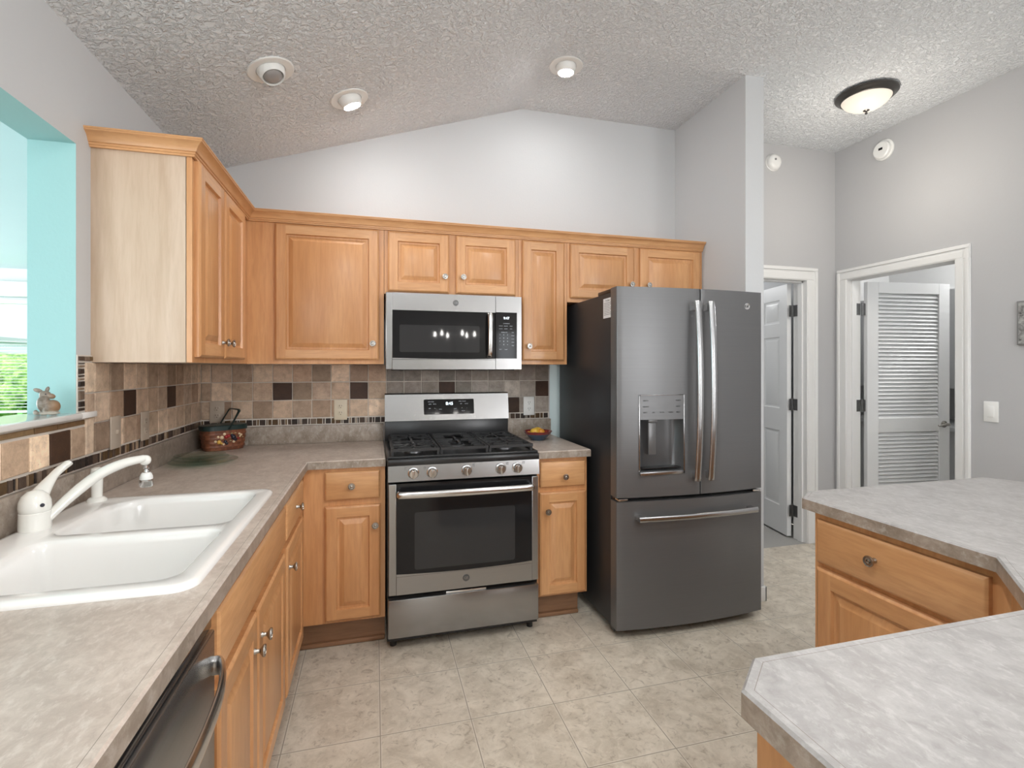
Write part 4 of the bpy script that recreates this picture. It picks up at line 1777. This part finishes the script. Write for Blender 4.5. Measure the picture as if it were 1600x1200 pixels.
pts = spline([(1.556, MF + .002, 1.655), (1.556, MF - .024, 1.650), (1.556, MF - .034, 1.60), (1.556, MF - .038, 1.535), (1.556, MF - .034, 1.47), (1.556, MF - .024, 1.420), (1.556, MF + .002, 1.414)], 8)
tube(bm, pts, .0145, 14, flat=(1, .5), up=(0, 1, 0))
O('bar_handle', bm, 'steelbright', dm)
bm = BM()
lathe(bm, [(.0155, 0), (.0155, .0012), (.0135, .0016), (.001, .0016)], (1.366, MF, 1.709), (0, -1, 0), 28)
text_mesh('GE', .017, Matrix.Translation((1.366, MF - .0018, 1.709)) @ FACE_BACK, bm=bm, mi=1, extrude=.0003)
O('badge', bm, ['slatedark', 'steel'], dm, smooth=20)
bm = BM()
box(bm, 1.5925, MX1, MF, -.352, gz1 + .003, MZ1)
box(bm, 1.5925, MX1, MF, -.352, MZ0, gz0 - .002)
box(bm, 1.716, MX1, MF, -.352, gz0 - .0018, gz1 + .0028)
cpn = O('control_housing', bm, 'steel', t, smooth=20)
bm = BM()
box(bm, 1.5925, 1.716, MF + .0018, -.355, gz0 - .003, gz1 + .004)
cpl = O('control_panel', bm, 'blackglass', t)
bm = BM()
text_mesh('9:47', .020, Matrix.Translation((1.655, MF + .0012, 1.632)) @ FACE_BACK, bm=bm)
O('clock_digits', bm, 'digits', cpl, smooth=0)
bm = BM()
f2 = lambda s, x, z, sz: text_mesh(s, sz, Matrix.Translation((x, MF + .0014, z)) @ FACE_BACK, bm=bm, extrude=.0002)
f2('CONVENIENCE', 1.655, 1.602, .0055)
for i, s in enumerate(('POPCORN', 'BEVERAGE', 'REHEAT')):
    f2(s, 1.622 + .030 * i, 1.588, .0048)
for i, s in enumerate(('POTATO', 'DEFROST', 'COOK')):
    f2(s, 1.622 + .030 * i, 1.572, .0048)
f2('EXPRESS COOK', 1.642, 1.552, .005)
for r_, row in enumerate(('123', '456', '789', '-0+')):
    for i, s in enumerate(row):
        f2(s, 1.617 + .022 * i, 1.538 - r_ * .0185, .010)
for r_, s in enumerate(('TIMER', 'POWER', 'CLOCK', '+30 SEC', 'START')):
    f2(s, 1.692, 1.552 - r_ * .0185, .005)
f2('VENT', 1.62, 1.455, .006)
f2('LIGHT', 1.652, 1.455, .006)
O('printed_legends', bm, 'printlight', cpl, smooth=0)

# ------------------------------------------------------------------ refrigerator
FX0, FX1 = 2.092, 2.953
t = E('refrigerator', (2.52, -.45, 0), 'dark slate french door refrigerator with bottom freezer in the wall alcove', 'refrigerator')
bm = BM()
box(bm, FX0 + .004, FX1 - .004, -.800, -.06, .04, 1.737, 0, .004)
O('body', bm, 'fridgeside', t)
bm = BM()
for x in (FX0 + .05, FX1 - .05):
    for y in (-.76, -.1):
        cyl(bm, (x, y, 0), (x, y, .045), .02, seg=12)
O('feet', bm, 'black', t)


def bow(x):
    u = (x - (FX0 + FX1) / 2) / ((FX1 - FX0) / 2)
    return -.872 - .030 * (1 - u * u)


def bowed(x0, x1, z0, z1, yb=-.808, n_=14, hole_=None):
    """door slab with bowed front; optional rectangular recess (x0,x1,z0,z1,depth)"""
    bm = BM()
    xs = [x0 + (x1 - x0) * i / n_ for i in range(n_ + 1)]
    zs = [z0, z1]
    if hole_:
        hx0, hx1, hz0, hz1, dep = hole_
        xs = sorted([x for x in xs if abs(x - hx0) > .012 and abs(x - hx1) > .012] + [hx0, hx1])
        zs = [z0, hz0, hz1, z1]
    r_ = .006

    def fy(x):
        y = bow(x)
        d = min(x - x0, x1 - x)
        if d < r_:
            y += r_ - math.sqrt(max(r_ * r_ - (r_ - d) ** 2, 0))
        return y
    xs = sorted(set(xs + [x0 + .001, x0 + .003, x0 + .006, x1 - .006, x1 - .003, x1 - .001]))
    G = [[bm.verts.new((x, fy(x), z)) for z in zs] for x in xs]
    for i in range(len(xs) - 1):
        for j in range(len(zs) - 1):
            if hole_ and j == 1 and xs[i] >= hx0 - 1e-6 and xs[i + 1] <= hx1 + 1e-6:
                continue
            bm.faces.new((G[i][j], G[i + 1][j], G[i + 1][j + 1], G[i][j + 1]))
    # sides / top / bottom / back
    for j in (0, len(zs) - 1):
        B = [bm.verts.new((x, yb, zs[j])) for x in xs]
        for i in range(len(xs) - 1):
            bm.faces.new((G[i][j], G[i + 1][j], B[i + 1], B[i]))
    for i in (0, len(xs) - 1):
        vb = [bm.verts.new((xs[i], yb, z)) for z in zs]
        for j in range(len(zs) - 1):
            bm.faces.new((G[i][j], G[i][j + 1], vb[j + 1], vb[j]))
    return bm


def loft_recess(hx0, hx1, hz0, hz1, dep, rnd_=.02):
    bm = BM()
    yf = bow((hx0 + hx1) / 2)
    n_ = 14
    xs = [hx0 + (hx1 - hx0) * i / n_ for i in range(n_ + 1)]
    prof = []
    for x in xs:
        u = (x - (hx0 + hx1) / 2) / ((hx1 - hx0) / 2)
        prof.append((x, yf + dep * (1 - abs(u) ** 4 * .0) if False else yf + dep * math.sqrt(max(0.0, 1 - abs(u) ** 5)) + .001))
    A = [bm.verts.new((x, y if 0 < i < n_ else bow(x), hz0 + .012)) for i, (x, y) in enumerate(prof)]
    B = [bm.verts.new((x, y if 0 < i < n_ else bow(x), hz1)) for i, (x, y) in enumerate(prof)]
    for i in range(n_):
        bm.faces.new((A[i], A[i + 1], B[i + 1], B[i]))
    A2 = [bm.verts.new((x, bow(x) - .002, hz0)) for x, _ in prof]
    B2 = [bm.verts.new((x, bow(x), hz1)) for x, _ in prof]
    for i in range(n_):
        bm.faces.new((A2[i], A2[i + 1], A[i + 1], A[i]))
        bm.faces.new((B2[i], B2[i + 1], B[i + 1], B[i]))
    return bm


SPL = 2.5505
HX0, HX1, HZ0, HZ1 = 2.214, 2.449, .835, 1.092
dl = O('refrigerator_door', bowed(FX0, SPL - .002, .705, 1.757, hole_=(HX0, HX1, HZ0, HZ1, .05)), 'slate', t, smooth=30, label='left refrigerator door with ice and water dispenser')
dr = O('refrigerator_door', bowed(SPL + .003, FX1, .705, 1.757), 'slate', t, smooth=30, label='right refrigerator door')
bm = loft_recess(HX0, HX1, HZ0, HZ1, .055)
dc = O('dispenser_recess', bm, 'slatedark', dl, smooth=60)
bm = BM()
xs = [2.208 + (2.455 - 2.208) * i / 8 for i in range(9)]
g0 = [bm.verts.new((x, bow(x) - .002, 1.092)) for x in xs]
g1 = [bm.verts.new((x, bow(x) - .002, 1.216)) for x in xs]
for i in range(8):
    bm.faces.new((g0[i], g0[i + 1], g1[i + 1], g1[i]))
h0 = [bm.verts.new((x, bow(x) + .002, 1.092)) for x in xs]
h1 = [bm.verts.new((x, bow(x) + .002, 1.216)) for x in xs]
for i in range(8):
    bm.faces.new((g0[i], g0[i + 1], h0[i + 1], h0[i]))
    bm.faces.new((g1[i], g1[i + 1], h1[i + 1], h1[i]))
dpn = O('dispenser_panel', bm, 'slate', dl, smooth=60)
bm = BM()
for x0_, x1_, z0_, z1_ in ((2.205, 2.213, .818, 1.218), (2.450, 2.458, .818, 1.218), (2.205, 2.458, 1.214, 1.218), (2.205, 2.458, .815, .832)):
    ya = min(bow(x0_), bow(x1_)) - .004
    box(bm, x0_, x1_, ya, ya + .012, z0_, z1_, 0, .002)
O('dispenser_bezel', bm, 'slatesat', dl)
bm = BM()
for s, x, z in (('WATER', 2.243, 1.187), ('CUBED', 2.420, 1.187), ('CRUSHED', 2.245, 1.157), ('LOCK', 2.420, 1.157), ('LIGHT', 2.240, 1.128), ('FILL', 2.285, 1.128), ('FILTER', 2.330, 1.128), ('TURBO', 2.378, 1.128), ('RESET', 2.420, 1.128)):
    text_mesh(s, .0085, Matrix.Translation((x, bow(x) - .0028, z)) @ FACE_BACK, bm=bm, extrude=.0004)
O('printed_legends', bm, 'black', dpn, smooth=0)
bm = BM()
yc = bow(2.33)
box(bm, 2.262, 2.305, yc + .012, yc + .020, .915, 1.075, 0, .003)
box(bm, 2.258, 2.310, yc + .005, yc + .030, 1.078, 1.092, 0, .003)
O('dispenser_paddle', bm, 'slate', dc)
bm = BM()
box(bm, HX0 + .008, HX1 - .008, yc + .002, yc + .045, .846, .850)
O('drip_tray', bm, 'black', dc)
for dd, hx, nm in ((dl, 2.510, 'l'), (dr, 2.590, 'r')):
    bm = BM()
    yb = bow(hx)
    pts = spline([(hx, yb - .034, 1.690), (hx, yb - .040, 1.65), (hx, yb - .055, 1.45), (hx, yb - .060, 1.235), (hx, yb - .055, 1.02), (hx, yb - .040, .82), (hx, yb - .034, .782)], 8)
    tube(bm, pts, .0185, 14, flat=(1.0, .5), up=(0, 1, 0))
    hd = O('bar_handle', bm, 'slatesat', dd)
    bm = BM()
    for z in (1.665, .805):
        box(bm, hx - .009, hx + .009, yb - .030, yb + .003, z - .02, z + .02, 0, .003)
    O('handle_mount', bm, 'steelbright', hd)
bm = BM()
lathe(bm, [(.017, 0), (.017, .0018), (.0145, .0022), (.0135, .0014), (.001, .0014)], (2.848, bow(2.848) + .0005, 1.679), (0, -1, 0), 28)
text_mesh('GE', .019, Matrix.Translation((2.848, bow(2.848) - .0018, 1.679)) @ FACE_BACK, bm=bm, mi=1, extrude=.0004)
O('badge', bm, ['steelbright', 'black'], dr, smooth=20)
fd = O('freezer_drawer', bowed(FX0, FX1, .046, .684, n_=24), 'slate', t, smooth=30)
bm = BM()
pts = []
for i in range(15):
    x = 2.185 + (2.878 - 2.185) * i / 14
    pts.append((x, bow(x) - .046, .607))
tube(bm, pts, .0150, 14, flat=(.62, 1.0))
hd = O('bar_handle', bm, 'slatesat', fd)
bm = BM()
for x in (2.202, 2.860):
    box(bm, x - .016, x + .016, bow(x) - .040, bow(x) + .004, .597, .617, 0, .003)
O('handle_mount', bm, 'steelbright', hd)
for x0_ in (FX0 + .006, FX1 - .096):
    bm = BM()
    box(bm, x0_, x0_ + .09, -.855, -.64, 1.737, 1.757, 0, .004)
    O('hinge_cover', bm, 'black', t)
bm = BM()
box(bm, FX0 + .01, FX1 - .01, -.835, -.800, .684, .706)
O('middle_rail', bm, 'black', t)
bm = BM()
box(bm, FX0 + .01, FX0 + .06, -.875, -.82, .688, .698, 0, .002)
box(bm, FX1 - .06, FX1 - .01, -.875, -.82, .688, .698, 0, .002)
O('door_hinge', bm, 'steelbright', t)
bm = BM()
box(bm, FX0 + .006, FX1 - .006, -.830, -.800, .022, .06)
O('base_grille', bm, 'black', t)
bm = BM()
xp = FX0 + .0036
box(bm, xp - .0008, xp, -.818, -.715, 1.610, 1.712)
mst = Matrix.Translation((xp - .001, -.7665, 1.700)) @ Matrix.Rotation(R(-90), 4, 'Z') @ FACE_BACK
st = O('instruction_sticker', bm, 'paper', t, label='white printed instruction sticker')
bm = BM()
text_mesh('To Start', .014, mst, bm=bm)
for i in range(8):
    z = 1.686 - i * .0085
    box(bm, xp - .0012, xp - .0008, -.812 + (i % 3) * .01, -.724, z, z + .0022)
O('sticker_print', bm, 'print', st, smooth=0)

# ------------------------------------------------------------------ small things on the worktops
# wicker basket
bx, by = .150, -.128
mbk = Matrix.Translation((bx, by, .9145)) @ Matrix.Rotation(R(35), 4, 'Z')
t = E('wicker_basket', (bx, by, .9145), 'dark woven picnic basket with green lid rim and berry decoration in the corner', 'basket')


def srect(w, d, n_=28, e=3.6):
    out = []
    for i in range(n_):
        a_ = 2 * math.pi * i / n_
        c_, s_ = math.cos(a_), math.sin(a_)
        out.append((w / 2 * math.copysign(abs(c_) ** (2 / e), c_), d / 2 * math.copysign(abs(s_) ** (2 / e), s_)))
    return out


bm = BM()
rg = []
for z, w, d in ((0, .185, .098), (.003, .190, .104), (.055, .203, .118), (.112, .214, .128)):
    rg.append([(x, y, z) for x, y in srect(w, d)])
ringmesh(bm, [[(x * .2, y * .2, 0) for x, y in srect(.185, .098)]] + rg)
xform(bm, mbk)
O('woven_body', bm, 'wicker', t, smooth=30)
bm = BM()
for zz in (.022, .044, .066, .088):
    pts = [(x * 1.005, y * 1.005, zz) for x, y in srect(.1935 + zz * .19, .108 + zz * .19, 40)]
    pts.append(pts[0])
    tube(bm, pts, .0025, 6, flat=(.8, 2.6))
xform(bm, mbk)
O('woven_band', bm, 'wicker', t)
bm = BM()
rg = [[(x, y, z) for x, y in srect(w, d)] for z, w, d in ((.108, .216, .130), (.108, .222, .136), (.131, .224, .138), (.134, .218, .132), (.136, .12, .07))]
ringmesh(bm, rg)
xform(bm, mbk)
O('lid', bm, 'green', t, smooth=30)
bm = BM()
q = Matrix.Rotation(R(-28), 4, 'Y')
hpts = [(.0, -.071, .0), (.0, -.071, .07), (.0, -.066, .108), (0, -.05, .116), (.0, .05, .116), (.0, .066, .108), (.0, .071, .07), (.0, .071, .0)]
hp = []
for x, y, z in hpts:
    v = Matrix.Rotation(R(30), 4, 'Y') @ Vector((x, y, z))
    hp.append(v + Vector((0, 0, .112)))
tube(bm, hp, .006, 8, flat=(1.4, .6))
xform(bm, mbk)
O('handle', bm, 'green', t)
rb = random.Random(5)
for i, (lx, lz, r_, mt) in enumerate(((-.042, .048, .011, 'berryy'), (-.060, .052, .007, 'berryc'), (-.030, .071, .010, 'berryc'), (-.048, .075, .007, 'berryc'), (-.018, .088, .008, 'berryc'),
                                      (-.008, .074, .011, 'berryr'), (.004, .077, .008, 'berryr'), (-.012, .048, .009, 'berryk'), (-.004, .038, .008, 'berryk'), (-.020, .034, .006, 'berryc'),
                                      (.028, .068, .013, 'berryk'), (.020, .080, .008, 'berryk'), (.036, .056, .009, 'berryk'), (.018, .090, .006, 'leaf'), (.036, .090, .006, 'leaf'),
                                      (.056, .084, .006, 'berryc'), (.066, .078, .006, 'berryc'), (.060, .070, .005, 'berryc'), (.074, .066, .005, 'leaf'), (.030, .044, .007, 'berryc'), (.014, .050, .006, 'leaf'),
                                      (-.030, .040, .006, 'berryy'), (.052, .060, .006, 'berryr'))):
    bm = BM()
    dz = lz / .112
    ellipsoid(bm, (lx, -(.104 + (.128 - .104) * dz) / 2 - .002, lz), (r_, r_ * .7, r_ * (1 if mt != 'leaf' else .5)), u=12, v=8)
    xform(bm, mbk)
    O('berry' if mt != 'leaf' else 'dried_leaf', bm, mt, t)

# stack of clear glass plates
labs = ['largest clear glass plate at the bottom of the stack beside the basket', 'middle clear glass plate of the stack of three on the left worktop', 'smallest clear glass plate on top of the stack beside the basket']
for i, (px, py, r_, z) in enumerate(((.178, -.545, .140, .9146), (.165, -.540, .115, .9262), (.160, -.535, .104, .9378))):
    bm = BM()
    lathe(bm, [(.001, 0), (r_ * .52, 0), (r_ * .60, .002), (r_ * .97, .0125), (r_, .0145), (r_ * .995, .0165), (r_ * .95, .0155), (r_ * .58, .0055), (r_ * .50, .004), (.001, .004)],
          (px, py, z), (0, 0, 1), 96, flute=.003, nf=24)
    O('glass_plate', bm, 'glass', label=labs[i], cat='plate', group='glass plates stacked by the basket', smooth=60)

# fruit bowl
bx, by = 1.890, -.235
bm = BM()
lathe(bm, [(.001, 0), (.040, 0), (.042, .003), (.060, .020), (.078, .040), (.0875, .0525), (.0885, .0545), (.086, .0545), (.074, .040), (.055, .022), (.036, .009), (.001, .008)], (bx, by, .9146), (0, 0, 1), 48)
O('fruit_bowl', bm, 'bowl', label='blue and dark red bowl of fruit on the short worktop', cat='bowl')
for (dx, dy, z, r_, mt, lab) in ((-.020, -.008, .060, (.031, .025, .021), 'fruityel', 'yellow fruit at the left of the heap in the bowl'), (.014, -.020, .057, (.024, .022, .021), 'fruitor', 'orange fruit at the front right of the heap in the bowl'),
                                 (-.050, .012, .047, (.019, .016, .014), 'fruitor', 'small orange fruit at the left rim of the bowl'), (.046, -.004, .047, (.018, .016, .016), 'fruitred', 'red fruit at the right of the heap in the bowl'),
                                 (.006, .024, .064, (.028, .02, .018), 'fruityel', 'yellow fruit at the back of the heap in the bowl'), (-.030, -.038, .048, (.016, .014, .013), 'fruitred', 'red fruit at the front left of the heap in the bowl'),
                                 (.058, .022, .050, (.015, .013, .012), 'fruitred', 'small red fruit by the right rim of the bowl')):
    bm = BM()
    ellipsoid(bm, (bx + dx, by + dy, .9146 + z - .008), r_, Matrix.Rotation(dx * 9, 4, 'Z'), u=18, v=12)
    O('fruit', bm, mt, label=lab, cat='fruit', group='fruit in the bowl')

# rabbit figurine on the sill
rx, ry, rz = -.050, -1.262, 1.2072
t = E('rabbit_figurine', (rx, ry, rz), 'small brown and grey rabbit figurine sitting on the white sill', 'figurine')
bm = BM()
mr = Matrix.Translation((rx, ry, rz)) @ Matrix.Rotation(R(14), 4, 'Z')
El = lambda c, r, rot=None: ellipsoid(bm, c, r, rot)
El((-.003, 0, .034), (.0175, .016, .026), Matrix.Rotation(R(-6), 4, 'Y'))
El((.015, .002, .024), (.021, .020, .023), Matrix.Rotation(R(20), 4, 'Y'))
El((.000, -.001, .062), (.0145, .0125, .0135))
El((.015, -.005, .058), (.011, .0085, .0085), Matrix.Rotation(R(22), 4, 'Y'))
El((-.017, .001, .076), (.0125, .0035, .0065), Matrix.Rotation(R(22), 4, 'Y'))
El((.003, .008, .078), (.0055, .0035, .0105), Matrix.Rotation(R(16), 4, 'Y'))
for s_ in (-1, 1):
    El((-.004 + .006 * s_, -.010 * s_, .015), (.006, .006, .018))
    El((-.010 + .010 * s_, -.012 * s_, .0045), (.010, .0065, .005))
    El((.020, .013 * s_, .005), (.013, .0065, .0052))
El((-.024, .006, .008), (.006, .006, .008))
for v in bm.verts:
    v.co.z = max(v.co.z, .0)
xform(bm, mr)
xform(bm, Matrix.Translation((-rx, -ry, -rz)))
body = O('body', bm, 'rabbit', t)
body.matrix_parent_inverse = Matrix()
md = body.modifiers.new('remesh', 'REMESH')
md.mode = 'VOXEL'
md.voxel_size = .0013
md.use_smooth_shade = True
sm = body.modifiers.new('smooth', 'SMOOTH')
sm.factor = .5
sm.iterations = 3
bm = BM()
for s in (-1,):
    ellipsoid(bm, mr @ Vector((.004, -.0128, .065)), (.0022, .0014, .0022), u=10, v=8)
O('eye', bm, 'berryk', t)

# ------------------------------------------------------------------ ceiling fixtures
slope = math.atan2(CZ - 2.43, RIDGE)


def recessed(x, y, lit, lab, tiltx=0, tilty=0, mt='bulb'):
    z = cz(x)
    ax = Vector((math.sin(slope), 0, -math.cos(slope))) if x < RIDGE else Vector((0, 0, -1))
    t = E('recessed_light', (x, y, z), lab, 'ceiling light', 'recessed ceiling lights')
    c = Vector((x, y, z))
    bm = BM()
    lathe(bm, [(.094, -.001), (.095, .003), (.091, .006), (.060, .004), (.057, -.002)], c, ax, 40, cap0=False, cap1=False)
    O('trim_ring', bm, 'white_pl', t)
    a2 = (ax + Vector((tiltx, tilty, 0))).normalized()
    bm = BM()
    lathe(bm, [(.056, -.010), (.057, .004), (.054, .020), (.046, .036), (.043, .038), (.041, .034), (.038, .010)], c, a2, 36, cap0=True, cap1=False)
    O('eyeball_housing', bm, 'white_pl', t)
    bm = BM()
    lathe(bm, [(.0385, .012), (.0385, .030), (.034, .037), (.020, .042), (.001, .044)], c, a2, 32, cap0=False)
    O('bulb', bm, mt if lit else 'bulboff', t, smooth=60)
    return t


recessed(.515, -.850, False, 'unlit recessed eyeball light, leftmost on the sloped ceiling', .06, -.25)
recessed(.813, -.507, True, 'lit recessed light on the sloped ceiling, nearest the unlit one', .10, .12)
recessed(1.965, -.512, True, 'lit recessed light on the flat ceiling above the microwave and fridge', 0, .05)
recessed(.95, -2.70, True, 'recessed fill light added over the sink, out of view', mt='bulbfill')  # from here on, unseen lamps added to brighten the kitchen
recessed(2.05, -2.30, True, 'recessed fill light added over the kitchen floor, out of view', mt='bulbfill')
recessed(3.55, -3.1, True, 'recessed fill light added over the peninsula, out of view', mt='bulbfill')
recessed(1.20, -4.30, True, 'recessed fill light added in the dining area on the sloped ceiling', mt='bulbfill')
recessed(3.00, -4.30, True, 'recessed fill light added in the dining area on the flat ceiling', mt='bulbfill')

t = E('flush_mount_light', (3.842, -.735, CZ), 'round flush mount light with ribbed frosted glass and dark ring on the hall ceiling', 'ceiling light')
c = (3.842, -.735, CZ)
bm = BM()
lathe(bm, [(.150, .0), (.158, .004), (.165, .010), (.165, .016), (.158, .024), (.144, .030), (.138, .040), (.132, .042), (.128, .036)], c, (0, 0, -1), 56, cap0=True, cap1=False)
O('ring', bm, 'darkmetal', t)
bm = BM()
lathe(bm, [(.133, .034), (.128, .045), (.112, .066), (.085, .085), (.050, .099), (.018, .106), (.001, .107)], c, (0, 0, -1), 96, cap0=False, flute=.006, nf=48)
O('glass_shade', bm, 'shade', t, smooth=60)
bm = BM()
lathe(bm, [(.003, .100), (.018, .107), (.014, .110), (.005, .114), (.004, .119), (.008, .123), (.006, .129), (.001, .131)], c, (0, 0, -1), 4 * 5)
O('finial', bm, 'darkmetal', t)
l = bpy.data.lights.new('flush_mount_glow', 'POINT')
l.energy = 5.5
l.color = (1, .92, .82)
l.shadow_soft_size = .1
lo = bpy.data.objects.new('flush_mount_glow', l)
COL.objects.link(lo)
lo.location = (3.842, -.735, CZ - .55)

for nm, (x, y, z), lab, en in (('added_ceiling_light', (6.02, -.50, 2.44), 'round white ceiling light added to brighten the laundry room behind the louvered door', 24),
                               ('added_ceiling_light', (3.75, 1.3, 2.44), 'round white ceiling light added to brighten the room behind the six panel door', 9)):
    t = E(nm, (x, y, z), lab, 'ceiling light')  # unseen fixture added to brighten the room beyond the doorway
    bm = BM()
    lathe(bm, [(.15, 0), (.15, .02), (.14, .025)], (x, y, z), (0, 0, -1), 32)
    O('base', bm, 'white_pl', t)
    bm = BM()
    lathe(bm, [(.138, .022), (.12, .06), (.07, .085), (.001, .092)], (x, y, z), (0, 0, -1), 32)
    O('glass_shade', bm, 'shade', t)
    l = bpy.data.lights.new('ceiling_fill', 'POINT')
    l.energy = en
    l.shadow_soft_size = .1
    lo = bpy.data.objects.new('ceiling_fill', l)
    COL.objects.link(lo)
    lo.location = (x, y, z - .22)

# detectors
t = E('smoke_detector', (3.823, 0, 2.9), 'round white smoke detector on the hall wall beside the alcove wall', 'smoke detector')
bm = BM()
lathe(bm, [(.064, 0), (.064, .006), (.060, .008), (.058, .022), (.050, .034), (.030, .040), (.001, .041)], (3.823, 0, 2.893), (0, -1, 0), 36)
O('housing', bm, 'white_pl', t)
bm = BM()
lathe(bm, [(.008, .0395), (.008, .043), (.001, .044)], (3.815, 0, 2.905), (0, -1, 0), 14)
O('sensor', bm, 'print', t)
t = E('carbon_monoxide_alarm', (XR, -.40, 2.89), 'white round alarm with small black display on the right wall above the doorway', 'alarm')
bm = BM()
lathe(bm, [(.072, 0), (.072, .008), (.066, .010)], (XR, -.395, 2.893), (-1, 0, 0), 36)
O('mount_plate', bm, 'white_pl', t)
bm = BM()
lathe(bm, [(.060, .008), (.060, .030), (.052, .038), (.001, .039)], (XR, -.395, 2.889), (-1, 0, 0), 36)
h_ = O('housing', bm, 'white_pl', t)
bm = BM()
box(bm, XR - .041, XR - .0385, -.412, -.384, 2.886, 2.902)
O('display', bm, 'blackglass', h_)

# picture frame at the right edge
t = E('framed_picture', (XR, -1.27, 1.48), 'small grey framed picture on the right wall above the light switch', 'picture')
bm = BM()
box(bm, XR - .018, XR, -1.375, -1.168, 1.478, 1.724, 0, .003)
fr = O('frame', bm, 'print', t)
n = NT('grey_photo_print')
pp = n.pos()
f = n.noise(pp, 22, 6, .7, 1)
n.set(Base_Color=n.ramp(f, [(.35, (.05, .05, .05)), (.5, (.30, .30, .29)), (.65, (.52, .52, .50))]), Roughness=.3)
M['photo'] = n.m
bm = BM()
box(bm, XR - .0195, XR - .018, -1.366, -1.177, 1.487, 1.715)
O('print', bm, 'photo', t)

# dining chandelier behind the viewer (seen mirrored in the microwave glass)
t = E('candle_chandelier', (1.55, -5.2, 2.0), 'dark metal candle chandelier of the dining area, mirrored in the microwave door', 'chandelier')
bm = BM()
cyl(bm, (1.55, -5.2, 2.05), (1.55, -5.2, 3.235), .006, seg=8)
lathe(bm, [(.001, -.30), (.02, -.27), (.012, -.2), (.03, -.12), (.012, -.02), (.02, .05), (.004, .08)], (1.55, -5.2, 2.05), (0, 0, 1), 16)
O('stem', bm, 'darkmetal', t)
for i in range(6):
    a_ = i * math.pi / 3 + .3
    ca, sa = math.cos(a_), math.sin(a_)
    bm = BM()
    tube(bm, spline([(1.55, -5.2, 1.90), (1.55 + ca * .12, -5.2 + sa * .12, 1.80), (1.55 + ca * .26, -5.2 + sa * .26, 1.84), (1.55 + ca * .30, -5.2 + sa * .30, 1.92)], 5), .006, 8)
    lathe(bm, [(.03, 1.92), (.032, 1.93), (.01, 1.935)], (1.55 + ca * .3, -5.2 + sa * .3, 0), (0, 0, 1), 14)
    ar = O('arm', bm, 'darkmetal', t)
    bm = BM()
    cyl(bm, (1.55 + ca * .3, -5.2 + sa * .3, 1.935), (1.55 + ca * .3, -5.2 + sa * .3, 2.02), .011, seg=12)
    O('candle_sleeve', bm, 'white_pl', ar)
    bm = BM()
    lathe(bm, [(.008, 2.02), (.017, 2.04), (.012, 2.07), (.001, 2.10)], (1.55 + ca * .3, -5.2 + sa * .3, 0), (0, 0, 1), 12)
    O('candle_bulb', bm, 'bulbwarm', ar)

t.location = (2.10, -5.2, 1.8)
